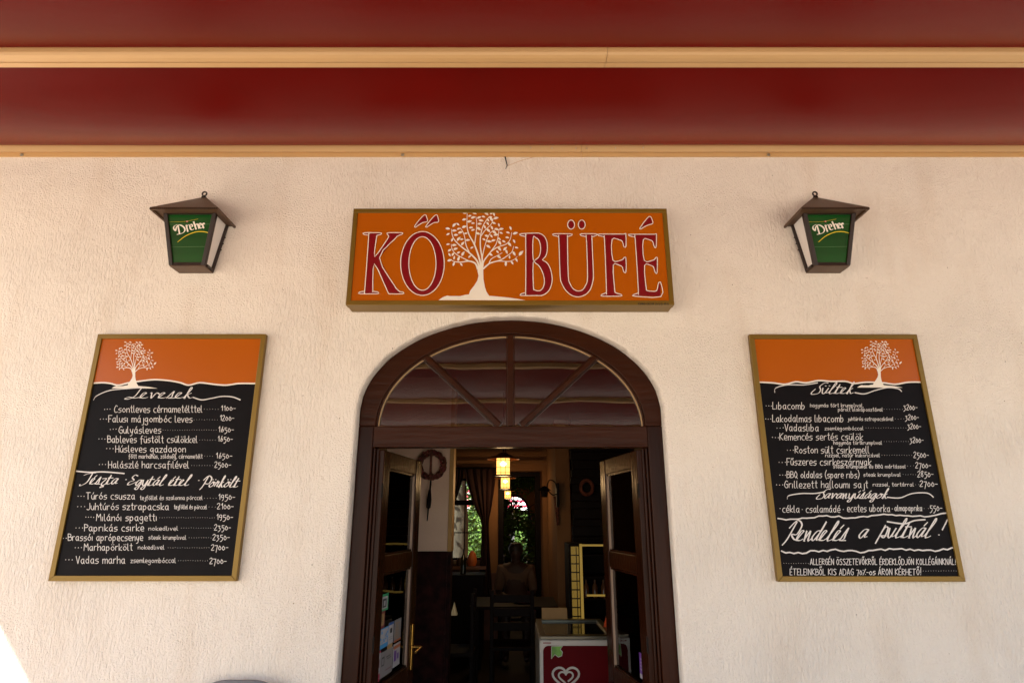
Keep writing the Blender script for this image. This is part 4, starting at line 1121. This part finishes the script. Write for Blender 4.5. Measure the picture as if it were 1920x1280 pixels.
# pendant lamps
SHADE = mat('glowing_shade', (.8, .5, .2), rough=.5, emit=(1.0, .42, .09), estr=0.62)
BULB = mat('glowing_bulb', (1, .9, .6), rough=.5, emit=(1.0, .75, .36), estr=2.5)
HAT = mat('copper_lamp_hat', (.25, .09, .03), rough=.4, metal=.3)
LY = 5.6
lc = P(943.5, 890, LY)      # base of the glowing shade
lz = lc.z
lamp0 = thing('pendant_lamp', 'nearest lit pendant lantern with a wide copper hat, hanging in the dining room', 'pendant lamp', (lc.x, LY, lz), 'lit pendant lanterns in the dining room')
sh, swd = .150, .062
MB().box(lc.x - swd, lc.x + swd, LY - swd, LY + swd, lz + .004, lz + sh).build('shade', SHADE, lamp0)
mb = MB()
for s1 in (-1, -.33, .33, 1):
    for s2 in (-1, 1):
        mb.box(lc.x + s1 * swd - .002, lc.x + s1 * swd + .002, LY + s2 * swd - .003, LY + s2 * swd + .003, lz, lz + sh)
        mb.box(lc.x + s2 * swd - .003, lc.x + s2 * swd + .003, LY + s1 * swd - .002, LY + s1 * swd + .002, lz, lz + sh)
for f_ in (.12, .42, .86):
    for s2 in (-1, 1):
        mb.box(lc.x - swd - .003, lc.x + swd + .003, LY + s2 * (swd + .002) - .002, LY + s2 * (swd + .002) + .002, lz + sh * f_ - .002, lz + sh * f_ + .002)
mb.build('cage', BLACK, lamp0)
MB().lathe((lc.x, LY - swd - .004, lz + sh * .62), [(0, -.022), (.026, -.008), (.026, .008), (0, .022)], 12).build('bulb_glow', BULB, lamp0, smooth=True)
MB().lathe((lc.x, LY, lz), [(0, -.012), (.075, -.012), (.078, -.004), (.070, .002), (0, .002)], 20).build('base_ring', BLACK, lamp0)
MB().lathe((lc.x, LY, lz + sh), [(.150, -.012), (.150, -.006), (.06, .030), (.03, .05), (.0, .055)], 24).build('hat', HAT, lamp0, smooth=True)
MB().lathe((lc.x, LY, lz + sh), [(.148, -.013), (.055, .012), (.0, .014)], 24).build('hat_underside', HAT, lamp0)
MB().tube([(lc.x, LY, lz + sh + .05), (lc.x, LY, CH)], .006, 6).build('stem', BLACK, lamp0)
ll = bpy.data.lights.new('lamp_light', 'POINT'); ll.energy = 1.6; ll.color = (1, .62, .28); ll.shadow_soft_size = .08
lo = bpy.data.objects.new('lamp_light', ll); lo.location = (0, 0, -.06); lo.parent = lamp0; col.objects.link(lo)
for (px, py, y, lab) in ((947.5, 915.5, 8.5, 'second lit pendant lantern, just in front of the passage opening'), (952, 934, 12.2, 'third lit pendant lantern, inside the far passage room'),
                        (950.5, 945, 16.8, 'smallest and farthest lit pendant lantern near the far door')):
    c = copy_tree(lamp0)
    q_ = P(px, py, y)
    c.location = (q_.x, y, q_.z); c['label'] = lab

# right side: pilaster, bracket lamp, picture, shelving, lit fridge, freezer
YPI = 7.2
pil = thing('pilaster', 'narrow ochre wall pier right of the passage with a wall lamp', 'pier', (P(1050, 900, YPI).x, YPI, 0))
MB().box(P(1042, 900, YPI).x, P(1068, 900, YPI).x, YPI, 8.98, 0.02, CH - .01).build('plaster', OCHREW, pil)
bl0 = P(1030, 912, 7.0)
bl_ = thing('wall_lamp', 'dark unlit iron lantern on a scrolled bracket beside the pier', 'wall lamp', (bl0.x, 7.0, bl0.z))
pc = [P(1045, 925, 7.0), P(1036, 927, 7.0), P(1026, 915, 7.0), P(1030, 900, 7.0), P(1040, 903, 7.0), P(1044, 915, 7.0)]
MB().tube([Vector(p) for p in catmull([tuple(p) for p in pc], 5)], .007, 6).build('bracket', IRON, bl_, smooth=True)
cc = P(1021, 930, 7.0)
MB().lathe(cc, [(0, -.01), (.032, -.01), (.042, .06), (.075, .065), (.02, .11), (0, .115)], 8).build('lamp_body', IRON, bl_)
MB().box(P(1043, 900, 7.0).x, P(1048, 900, 7.0).x, 6.99, 7.19, P(1045, 950, 7).z, P(1045, 905, 7).z).build('back_plate', IRON, bl_)
pp = P(1044, 985, 6.98)
o = MB().tube([P(1041, 930, 7.12), P(1044, 950, 7.12), P(1046, 984, 7.12)], [.018, .025, .014], 8).build('hanging_ornament', TW, smooth=True)
tag(o, 'long dark ornament hanging below the wall lamp bracket', 'ornament')
pa, pb = P(1037, 993, 8.9), P(1053, 1046, 8.9)
pt = thing('picture', 'small dark framed picture low on the back wall beside the pier', 'picture', ((pa.x + pb.x) / 2, 8.95, pb.z))
MB().box(pa.x, pb.x, 8.93, 8.975, pb.z, pa.z).build('frame', DARK, pt, bevel=.006)
MB().box(pa.x + .03, pb.x - .03, 8.925, 8.9295, pb.z + .03, pa.z - .03).build('image', mat('dark_print', (.12, .05, .03), var=.6, nscale=12), pt)
# dark plank wall with shelves behind the counter
pw = thing('plank_cladding', 'dark wall of stacked horizontal planks right of the pier', 'wall cladding', (1.4, 6.8, 0))
xk0, xk1 = P(1070, 900, 6.8).x, 3.04
r8 = random.Random(8)
z = .05
while z < CH - .06:
    h = r8.uniform(.07, .11)
    MB().box(xk0 + r8.uniform(0, .02), xk1, 6.8 - r8.uniform(0, .03), 6.85, z + .004, z + h).build('plank', DARK, pw, bevel=.004)
    z += h
w2 = P(1101, 913, 6.7)
w2o = thing('wreath', 'small dim wreath hanging on the plank wall', 'wreath', (w2.x, 6.76, w2.z))
ring = [(w2.x + .065 * math.cos(a * math.pi / 12), 6.74, w2.z + .075 * math.sin(a * math.pi / 12)) for a in range(24)]
MB().tube(ring + [ring[0]], .02, 8, cap=False).build('ring', TW, w2o, smooth=True)
LED = mat('yellow_led_strip', (.08, .06, .01), emit=(1.0, .62, .12), estr=0.055)
YFR = 6.2
fa, fb = P(1066, 1019, YFR), P(1140, 1142, YFR)
fx0, fx1, fz1 = fa.x, fa.x + .62, fa.z
fg = thing('display_cabinet', 'lit display cabinet with yellow edge lights and lattice side, behind the freezer', 'cabinet', ((fx0 + fx1) / 2, YFR, 0))
fxm = P(1086, 1080, YFR).x
MB().box(fx0, fx0 + .02, YFR, YFR + .5, .02, fz1).build('side', DARK, fg)
MB().box(fx1 - .02, fx1, YFR, YFR + .5, .02, fz1).build('side', DARK, fg)
MB().box(fx0 + .021, fx1 - .021, YFR + .48, YFR + .5, .02, fz1).build('back', DARK, fg)
MB().box(fx0 + .021, fx1 - .021, YFR, YFR + .479, fz1 - .02, fz1).build('top', DARK, fg)
MB().box(fxm + .01, fxm + .034, YFR - .012, YFR + .006, .3, fz1).build('edge_light', LED, fg)
MB().box(fxm + .036, fx1 - .2, YFR - .012, YFR + .002, fz1 - .022, fz1 - .004).build('edge_light', LED, fg)
zz = P(1110, 1116, YFR).z
MB().box(fxm + .07, fx1 - .08, YFR + .01, YFR + .03, zz - .008, zz + .008).build('shelf_light', LED, fg)
gx0, gx1 = fx0 + .022, fxm + .002
MB().box(gx0, gx1, YFR + .01, YFR + .014, .3, fz1 - .025).build('lattice_glow', mat('lattice_glow', (.06, .05, .01), emit=(1.0, .60, .10), estr=.035), fg)
z = .32
while z < fz1 - .06:
    MB().box(gx0 - .002, gx1 + .002, YFR - .004, YFR + .006, z, z + .010).build('lattice_bar', BLACK, fg)
    z += .078
MB().box((gx0 + gx1) / 2 + .008, (gx0 + gx1) / 2 + .016, YFR - .008, YFR - .0045, .3, fz1 - .03).build('lattice_bar', BLACK, fg)
for k in range(5):
    z = .45 + k * .2
    if z < fz1 - .1: MB().box(fxm + .04, fx1 - .022, YFR + .04, YFR + .47, z, z + .012).build('shelf', DARK, fg)
bt = None
for k in range(9):
    x = fxm + .08 + (k % 5) * .085; z = .462 + (k // 5) * .4
    if bt is None:
        bt = MB().lathe((0, 0, 0), [(.001, 0), (.028, 0), (.028, .1), (.011, .135), (.011, .165), (.001, .165)], 10).build('bottle', mat('brown_bottle', (.12, .05, .02), rough=.15), smooth=True)
        b_ = bt
    else:
        b_ = bt.copy(); col.objects.link(b_)
    b_.location = (x, YFR + .14, z + .0005)
    tag(b_, 'small dark bottle standing on a shelf of the lit display cabinet', 'bottle', 'bottles in the lit display cabinet')
# freezer
YZ = 4.25
f0 = P(1011.5, 1240, YZ); ft = P(1050, 1199, YZ).z
fx0, fx1 = f0.x, f0.x + .50
fz = thing('ice_cream_freezer', 'white and dark red ice cream freezer with a white heart logo and glass top', 'freezer', ((fx0 + fx1) / 2, YZ + .35, 0))
DKRED = mat('dark_red_front', (.09, .001, .003), rough=.6, spec=.08)
yb = YZ + .72
MB().box(fx0, fx1, YZ, yb, .06, ft).build('body', WHITEM, fz, bevel=.008)
MB().box(fx0 + .02, fx1 - .02, YZ + .03, yb - .02, 0.02, .06).build('plinth', BLACK, fz)
rx0, rx1, rz1 = P(1018, 1215, YZ).x, fx1 - .03, P(1050, 1209.5, YZ).z
rc = .035
MB().poly([(rx0, YZ - .003, .12), (rx1, YZ - .003, .12), (rx1, YZ - .003, rz1)] + [(rx0 + rc - rc * math.sin(a), YZ - .003, rz1 - rc + rc * math.cos(a)) for a in [i * math.pi / 12 for i in range(7)]]).build('front_panel', DKRED, fz, fix=False)
def CF(x, y): return P(1000 + x / 8.533, 1130 + y / 8.533, YZ - .006)
def heart(scale, cx=520, cy=1180):
    pts = []
    for i in range(41):
        t = math.pi * 2 * i / 40
        x = 16 * math.sin(t) ** 3; y = 13 * math.cos(t) - 5 * math.cos(2 * t) - 2 * math.cos(3 * t) - math.cos(4 * t)
        pts.append((cx + x * scale, cy - y * scale * .95))
    return pts
mb = MB()
for sc_, wd in ((13.2, .026), (7.2, .021)):
    hp = heart(sc_)
    if sc_ < 10: hp = hp[23:41] + hp[0:16]
    stroke(mb, [(CF(*p).x, CF(*p).z) for p in hp], wd * .5, YZ - .006)
mb.build('heart_logo', WHITEM, fz, fix=False)
lf = [(290, 690), (470, 685), (430, 735), (465, 780), (455, 840), (400, 862), (345, 820), (290, 890)]
MB().poly([(CF(*p).x, YZ - .0055, CF(*p).z) for p in lf]).build('leaf_badge', mat('leaf_badge_green', (.14, .34, .04), var=.3, nscale=30), fz, fix=False)
mb = MB(); stroke(mb, [(CF(*p).x, CF(*p).z) for p in lf], .004, YZ - .0065, closed=True); mb.build('badge_outline', WHITEM, fz, fix=False)
mb = MB()
for q in range(5):
    a_ = P(1019 + q * 2.9, 1204.5, YZ - .0025); stroke(mb, [(a_.x, a_.z), (a_.x + .007, a_.z)], .006, YZ - .0025)
mb.build('small_print', REDP, fz, fix=False)
FRG = mat('freezer_rim', (.12, .11, .08), rough=.3, metal=.5)
mb = MB()
for a, b, c, d in ((fx0 + .005, fx1 - .005, YZ + .004, YZ + .075), (fx0 + .005, fx1 - .005, yb - .07, yb - .004), (fx0 + .005, fx0 + .045, YZ + .076, yb - .071), (fx1 - .045, fx1 - .005, YZ + .076, yb - .071)):
    MB().box(a, b, c, d, ft + .001, ft + .022).build('top_rim', FRG, fz, bevel=.003)
MB().box(fx0 + .046, fx1 - .046, YZ + .077, yb - .072, ft + .004, ft + .009).build('glass_lid', mat('dark_glass', (.01, .012, .01), rough=.05), fz)
bxo = MB().hexa([(fx0 + .05, yb - .055, ft + .023), (fx0 + .24, yb - .055, ft + .023), (fx0 + .24, yb - .045, ft + .023), (fx0 + .05, yb - .045, ft + .023)],
               [(fx0 + .05, yb - .03, ft + .10), (fx0 + .24, yb - .03, ft + .10), (fx0 + .24, yb - .02, ft + .10), (fx0 + .05, yb - .02, ft + .10)]).build('price_card', mat('tan_card', (.45, .25, .09), rough=.7))
tag(bxo, 'tan card leaning at the back edge of the freezer top', 'card')
cx_ = P(1145, 1175, 4.6)
o = MB().lathe((cx_.x, 4.6, ft + .023), [(.05, 0), (.035, .05), (.0, .12)], 4).build('napkin_pyramid', mat('orange_paper', (.80, .10, .02), rough=.6, emit=(.9, .12, .02), estr=0))
tag(o, 'small orange folded pyramid standing on the freezer beside the right door leaf', 'folded napkin')

# tables and chairs
def table(label, x, y, w_, d_):
    t = thing('dining_table', label, 'table', (x, y, 0), 'dark dining tables')
    MB().box(x - w_ / 2, x + w_ / 2, y - d_ / 2, y + d_ / 2, .72, .75).build('tabletop', DARK, t, bevel=.005)
    for a in (-1, 1):
        for b in (-1, 1):
            MB().box(x + a * (w_ / 2 - .06) - .03, x + a * (w_ / 2 - .06) + .03, y + b * (d_ / 2 - .06) - .03, y + b * (d_ / 2 - .06) + .03, .02, .719).build('leg', DARK, t)
    return t
def chair(label, x, y, rot, m=DARK, h=.95, name='dining_chair', grp='dark wooden dining chairs'):
    t = thing(name, label, 'chair', (x, y, 0), grp)
    c, s = math.cos(rot), math.sin(rot)
    def bx(a, b, e, f, g, h_, nm):
        vs = MB().box(a, b, e, f, g, h_)
        vs.v = [Vector((x + v.x * c - v.y * s, y + v.x * s + v.y * c, v.z)) for v in vs.v]
        vs.build(nm, m, t, bevel=.004)
    bx(-.21, .21, -.21, .21, .43, .46, 'seat')
    for a in (-1, 1):
        for b in (-1, 1):
            bx(a * .19 - .018, a * .19 + .018, b * .19 - .018, b * .19 + .018, .02, .429, 'leg')
        bx(a * .19 - .018, a * .19 + .018, .175, .208, .461, h, 'back_post')
    for k in range(3):
        bx(-.171, .171, .182, .200, .60 + k * .12, .67 + k * .12, 'back_slat')
    return t
table('dark table in front of the seated person, with a red plate', .02, 7.0, .9, .8)
table('dark table beside the partition wall with a folded menu card', -1.0, 6.1, .7, .7)
chair('dark chair on the near side of the middle table', .0, 6.35, math.pi)
chair('dark chair under the seated person', .06, 8.05, 0)
chair('dark chair right of the middle table near the lit cabinet', .62, 6.9, -math.pi / 2)
chair('dark chair in front of the table with the folded menu card', -.55, 6.1, -math.pi / 2)
o = MB().lathe((.12, 6.85, .751), [(.001, 0), (.05, 0), (.11, .015), (.112, .018), (.05, .006), (.001, .006)], 20).build('plate', mat('red_plate', (.35, .04, .03)), smooth=True); tag(o, 'dull red plate on the middle dining table', 'plate')
c = P(845, 1130, 6.0)
o = MB().add([(c.x - .0, 6.0, .751), (c.x + .06, 6.0, .751), (c.x + .03, 6.03, .86), (c.x, 6.09, .751), (c.x + .06, 6.09, .751), (c.x + .03, 6.06, .86)], [(0, 1, 2), (3, 5, 4), (0, 2, 5, 3), (1, 4, 5, 2)]).build('menu_card', mat('pale_card', (.75, .72, .5)))
tag(o, 'pale folded menu card on the table beside the partition', 'menu card')
c = P(868, 1090, 7.9)
o = MB().lathe((c.x, 7.9, .0), [(.001, .95), (.035, .95), (.036, 1.12), (.012, 1.18), (.012, 1.24), (.001, 1.24)], 14).build('wine_bottle', mat('dark_bottle', (.01, .015, .008), rough=.08), smooth=True)
tag(o, 'dark wine bottle standing on the side cabinet below the back window', 'bottle')
sc2 = thing('side_cabinet', 'low dark cabinet below the back window', 'cabinet', (c.x, 8.0, 0))
MB().box(c.x - .35, c.x + .25, 7.8, 8.2, .02, .93).build('body', DARK, sc2); MB().box(c.x - .37, c.x + .27, 7.78, 8.22, .931, .949).build('top', DARK, sc2)

# ---------- people
def skinned(name, pts, edges, rad, m, parent, sub=2):
    me = bpy.data.meshes.new(name)
    off = root(parent).location if parent else Vector((0, 0, 0))
    me.from_pydata([tuple(Vector(p) - off) for p in pts], edges, [])
    o = bpy.data.objects.new(name, me); col.objects.link(o)
    sk = o.modifiers.new('skin', 'SKIN'); sk.use_smooth_shade = True
    for i, r in enumerate(rad):
        me.skin_vertices[0].data[i].radius = r if isinstance(r, tuple) else (r, r)
    me.skin_vertices[0].data[0].use_root = True
    ss = o.modifiers.new('sub', 'SUBSURF'); ss.levels = sub; ss.render_levels = sub
    dg = bpy.context.evaluated_depsgraph_get(); dg.update()
    em = bpy.data.meshes.new_from_object(o.evaluated_get(dg))
    col.objects.unlink(o); bpy.data.objects.remove(o)
    em.materials.clear(); em.materials.append(m)
    for p in em.polygons: p.use_smooth = True
    q = bpy.data.objects.new(name, em); col.objects.link(q)
    if parent: q.parent = parent
    return q
hd = P(967, 1033, 8.1)
X, Yp, Zp = hd.x, 8.1, hd.z
ps = thing('person', 'seated person seen in silhouette at the far table, head above a tan shirt', 'person', (X, Yp, 0), 'people')
B = [(X, Yp - .02, Zp - .62), (X, Yp, Zp - .38), (X, Yp, Zp - .20), (X, Yp, Zp - .13), (X, Yp - .01, Zp - .02), (X, Yp - .01, Zp + .05),
     (X - .18, Yp, Zp - .205), (X - .22, Yp - .08, Zp - .48), (X - .12, Yp - .30, Zp - .50), (X + .18, Yp, Zp - .205), (X + .22, Yp - .08, Zp - .48), (X + .12, Yp - .30, Zp - .50),
     (X - .12, Yp - .42, Zp - .64), (X - .12, Yp - .44, .10), (X - .12, Yp - .54, .06), (X + .12, Yp - .42, Zp - .64), (X + .12, Yp - .44, .10), (X + .12, Yp - .54, .06)]
E = [(0, 1), (1, 2), (2, 3), (3, 4), (4, 5), (2, 6), (6, 7), (7, 8), (2, 9), (9, 10), (10, 11), (0, 12), (12, 13), (13, 14), (0, 15), (15, 16), (16, 17)]
Rr = [(.15, .12), (.14, .11), (.12, .09), (.05, .05), (.075, .09), (.068, .08), (.06, .06), (.042, .042), (.032, .032), (.06, .06), (.042, .042), (.032, .032), .07, .04, .035, .07, .04, .035]
skinned('body', B, E, Rr, SKIN, ps)
skinned('shirt', [B[i] for i in (0, 1, 2, 6, 7, 9, 10)], [(0, 1), (1, 2), (2, 3), (3, 4), (2, 5), (5, 6)], [(.165, .14), (.16, .13), (.135, .105), .075, .058, .075, .058], SHIRT, ps)
MB().lathe((X, Yp + .012, Zp - .03), [(.082, 0), (.094, .04), (.09, .09), (.065, .125), (.0, .14)], 16).build('hair', HAIR, ps, smooth=True)
# standing person beyond the far door
YS = 20.3
hp = P(951, 982, YS)
X, Yp, Zp = hp.x, YS, .0 + 1.55
ps2 = thing('person', 'distant standing person in a dark patterned dress outside the far door, holding a camera up', 'person', (X, Yp, 0), 'people')
B = [(X, Yp, .95), (X, Yp, 1.15), (X, Yp, 1.34), (X, Yp, 1.44), (X, Yp, 1.54), (X, Yp, 1.62), (X - .16, Yp, 1.33), (X - .22, Yp - .05, 1.08), (X - .06, Yp - .24, 1.42), (X + .16, Yp, 1.33), (X + .22, Yp - .05, 1.08), (X + .06, Yp - .24, 1.42),
     (X - .09, Yp, .5), (X - .09, Yp + .03, .07), (X - .09, Yp - .1, .03), (X + .09, Yp, .5), (X + .09, Yp + .03, .07), (X + .09, Yp - .1, .03)]
skinned('body', B, E, [(.13, .1), (.11, .09), (.1, .08), .05, (.07, .085), (.065, .075), .055, .04, .03, .055, .04, .03, .065, .04, .035, .065, .04, .035], SKIN, ps2)
skinned('dress', [B[2], B[1], B[0], (X, Yp, .55)], [(0, 1), (1, 2), (2, 3)], [(.13, .1), (.135, .11), (.155, .13), (.2, .18)], mat('patterned_dress', (.12, .06, .06), var=.9, nscale=25), ps2)
MB().lathe((X, Yp + .02, 1.53), [(.085, -.08), (.092, .04), (.08, .1), (.0, .14)], 14).build('hair', mat('brown_hair', (.12, .05, .02)), ps2, smooth=True)
o = MB().box(X - .06, X + .06, Yp - .32, Yp - .26, 1.42, 1.50).tube([(X, Yp - .32, 1.46), (X, Yp - .38, 1.46)], .03, 10).build('camera', BLACK); tag(o, 'small black camera held up by the distant standing person', 'camera')

# far room walls and far arched door
structure(MB().hexa([(-.40, YK + .21, .02), (-.30, YK + .21, .02), (-.30, YK + .21, CH), (-.40, YK + .21, CH)], [(-.56, 18.99, .02), (-.46, 18.99, .02), (-.46, 18.99, CH), (-.56, 18.99, CH)]).build('passage_wall', OCHREW))
structure(MB().box(2.4, 2.5, YK + .21, 19.2, .02, CH).build('passage_wall', OCHREW))
YD = 19.0
dcx, dh = P(963, 957, YD).x, .475
dz_s, dz_t = P(963, 957, YD).z, P(963, 927, YD).z
fw_ = thing('far_wall', 'ochre end wall of the passage room with a small arched door opening', 'wall', (0, YD, 0))
mb = MB()
ap = [(dcx + dh, .02)] + [(dcx + dh * math.cos(t), dz_s + (dz_t - dz_s) * math.sin(t)) for t in [math.pi * i / 20 for i in range(21)]] + [(dcx - dh, .02)]
mb.poly([(x, YD, z) for x, z in [(-.58, .02), (-.58, CH), (2.5, CH), (2.5, .02)] + ap])
mb.poly([(x, YD + .2, z) for x, z in [(-.58, .02), (-.58, CH), (2.5, CH), (2.5, .02)] + ap])
mb.add([(x, YD, z) for x, z in ap] + [(x, YD + .2, z) for x, z in ap], [(i, i + 1, i + 1 + len(ap), i + len(ap)) for i in range(len(ap) - 1)])
mb.build('plaster', OCHREW, fw_, fix=False)
fd = thing('far_door_frame', 'dark arched door frame with spoked fanlight at the end of the passage', 'doorway', (dcx, YD, 0))
ai = [(dcx + (dh - .06) * math.cos(t), dz_s + (dz_t - dz_s - .06) * math.sin(t)) for t in [math.pi * i / 20 for i in range(21)]]
strip_ring(ap, [(ai[0][0], .02)] + ai + [(ai[-1][0], .02)], YD - .02, YD + .06, DARK, 'frame', fd)
MB().box(dcx - dh + .061, dcx + dh - .061, YD - .01, YD + .05, dz_s - .05, dz_s + .01).build('transom_bar', DARK, fd)
for a in (50, 90, 130):
    e1 = Vector((dcx + (dh - .06) * math.cos(R(a)), YD + .02, dz_s + (dz_t - dz_s - .06) * math.sin(R(a))))
    MB().tube([(dcx, YD + .02, dz_s + .01), e1], .018, 6).build('spoke', DARK, fd)
# open leaf of far door
lfx = thing('door_leaf', 'half open narrow glazed leaf of the far door', 'door leaf', (dcx + dh - .06, YD - .03, 0))
x_, y_ = dcx + dh - .02, YD - .03
for a, b in ((0, .09), (.41, .5)):
    MB().hexa([(x_ + a * .75, y_ - a * .6, .03), (x_ + b * .75, y_ - b * .6, .03), (x_ + b * .75 + .03, y_ - b * .6 + .03, .03), (x_ + a * .75 + .03, y_ - a * .6 + .03, .03)],
              [(x_ + a * .75, y_ - a * .6, dz_s - .06), (x_ + b * .75, y_ - b * .6, dz_s - .06), (x_ + b * .75 + .03, y_ - b * .6 + .03, dz_s - .06), (x_ + a * .75 + .03, y_ - a * .6 + .03, dz_s - .06)]).build('stile', DARK, lfx)
MB().add([(x_ + .09 * .75, y_ - .054, .3), (x_ + .41 * .75, y_ - .246, .3), (x_ + .41 * .75, y_ - .246, dz_s - .1), (x_ + .09 * .75, y_ - .054, dz_s - .1)], [(0, 1, 2, 3)]).build('glass_pane', GLASS, lfx)

# ---------- outside at the back: striped awning, post, trees, hedge
ba = thing('striped_awning', 'red and white striped awning outside the far arched door', 'awning', (0, 21, 2.4))
RS, WS = mat('red_stripe', (.45, .02, .05), rough=.8), mat('white_stripe', (.8, .78, .74), rough=.8)
for k in range(8):
    z0, z1 = 2.55 - k * .09 + .35, 2.55 - (k + 1) * .09 + .35
    y0, y1 = 21.2 + k * .18, 21.2 + (k + 1) * .18
    MB().add([(-3, 22.6 - k * .17, z0 - .3), (3, 22.6 - k * .17, z0 - .3), (3, 22.6 - (k + 1) * .17, z1 - .3), (-3, 22.6 - (k + 1) * .17, z1 - .3)], [(0, 1, 2, 3)]).build('stripe_panel', RS if k % 2 == 0 else WS, ba)
c = P(961, 960, 22.4)
o = MB().box(c.x - .07, c.x + .07, 22.3, 22.44, 0, 2.5).build('post', WS); tag(o, 'white square post outside the far door', 'post')

def tree(label, x, y, h, rad, trunk_r, n, seed, low=.3, name='tree'):
    t = thing(name, label, 'tree', (x, y, 0), 'trees behind the building')
    r = random.Random(seed)
    mb = MB()
    mb.tube([(x, y, -.05), (x + .03, y, h * .25), (x - .05, y, h * .5), (x + .05, y, h * .8)], [trunk_r * 1.25, trunk_r, trunk_r * .8, trunk_r * .3], 12)
    for k in range(6):
        a = k * 1.05; z0 = h * (.4 + .06 * k)
        mb.tube([(x, y, z0), (x + math.cos(a) * rad * .4, y + math.sin(a) * rad * .4, z0 + h * .12), (x + math.cos(a) * rad * .8, y + math.sin(a) * rad * .8, z0 + h * .2)], [trunk_r * .4, trunk_r * .25, trunk_r * .1], 6)
    mb.build('trunk', BARK, t, smooth=True)
    mb = MB()
    clumps = [(x + r.gauss(0, rad * .5), y + r.gauss(0, rad * .5), h * r.uniform(low, 1.0)) for _ in range(40)]
    for i in range(n):
        cx, cy, cz = r.choice(clumps)
        p = Vector((cx + r.gauss(0, rad * .16), cy + r.gauss(0, rad * .16), cz + r.gauss(0, rad * .13)))
        d1 = Vector((r.gauss(0, 1), r.gauss(0, 1), r.gauss(0, .5))).normalized()
        d2 = d1.orthogonal().normalized()
        s = r.uniform(.04, .08)
        mb.add([p - d1 * s, p + d2 * s * .5, p + d1 * s, p - d2 * s * .5], [(0, 1, 2, 3)])
    mb.build('crown', LEAFA, t, fix=False)
tc_ = P(858, 1000, 13.0)
tree('broad tree with pale bark filling the left panes of the back window', tc_.x, 13.0, 6.0, 1.7, .19, 5000, 1, .45)
tree('bushy sunlit tree right of the pale trunk behind the window', tc_.x + 1.0, 15.2, 3.4, 1.0, .07, 9000, 2, .12)
tree('leafy tree farther back on the left behind the building', tc_.x - 1.2, 16.5, 4.5, 1.4, .1, 9000, 3, .1)
c = P(985, 1000, 25)
tree('leafy bush seen through the far door beside the white post', c.x + .3, 25.0, 4.0, 1.2, .08, 11000, 4, .1)
tree('dense leafy bush behind the distant person', c.x - 1.2, 25.6, 3.6, 1.2, .08, 9000, 5, .1)
# hedge far behind
mb = MB(); r = random.Random(9)
for i in range(26000):
    p = Vector((r.uniform(-9, 5), 27.8 + r.gauss(0, .5), abs(r.gauss(1.2, 1.0))))
    d1 = Vector((r.gauss(0, 1), r.gauss(0, 1), r.gauss(0, .6))).normalized(); d2 = d1.orthogonal().normalized(); s = r.uniform(.08, .16)
    mb.add([p - d1 * s, p + d2 * s * .6, p + d1 * s, p - d2 * s * .6], [(0, 1, 2, 3)])
o = mb.build('hedge', LEAFA, fix=False); o['kind'] = 'stuff'; tag(o, 'green hedge filling the background behind the building', 'hedge')

# ---------- grey chair standing against the facade
c = P(450, 1280, 2.93)
t = thing('garden_chair', 'grey garden chair against the wall, only its curved back top in view', 'chair', (c.x, 2.72, 0))
mb = MB()
pts = catmull([(c.x - .22, 2.90, .45), (c.x - .215, 2.915, c.z - .10), (c.x - .12, 2.93, c.z - .012), (c.x, 2.932, c.z), (c.x + .12, 2.93, c.z - .012), (c.x + .215, 2.915, c.z - .10), (c.x + .22, 2.90, .45)], 6)
mb.tube(pts, .013, 8); mb.build('back_frame', GREY, t, smooth=True)
for k in range(5):
    x = c.x - .13 + k * .065
    MB().box(x - .022, x + .022, 2.905, 2.915, .47, c.z - .03).build('back_slat', GREY, t)
MB().box(c.x - .23, c.x + .23, 2.46, 2.90, .42, .449).build('seat', GREY, t, bevel=.01)
for a in (-.2, .2):
    for y in (2.5, 2.87): MB().tube([(c.x + a, y, .42), (c.x + a * 1.1, y, 0)], .014, 8).build('leg', GREY, t)
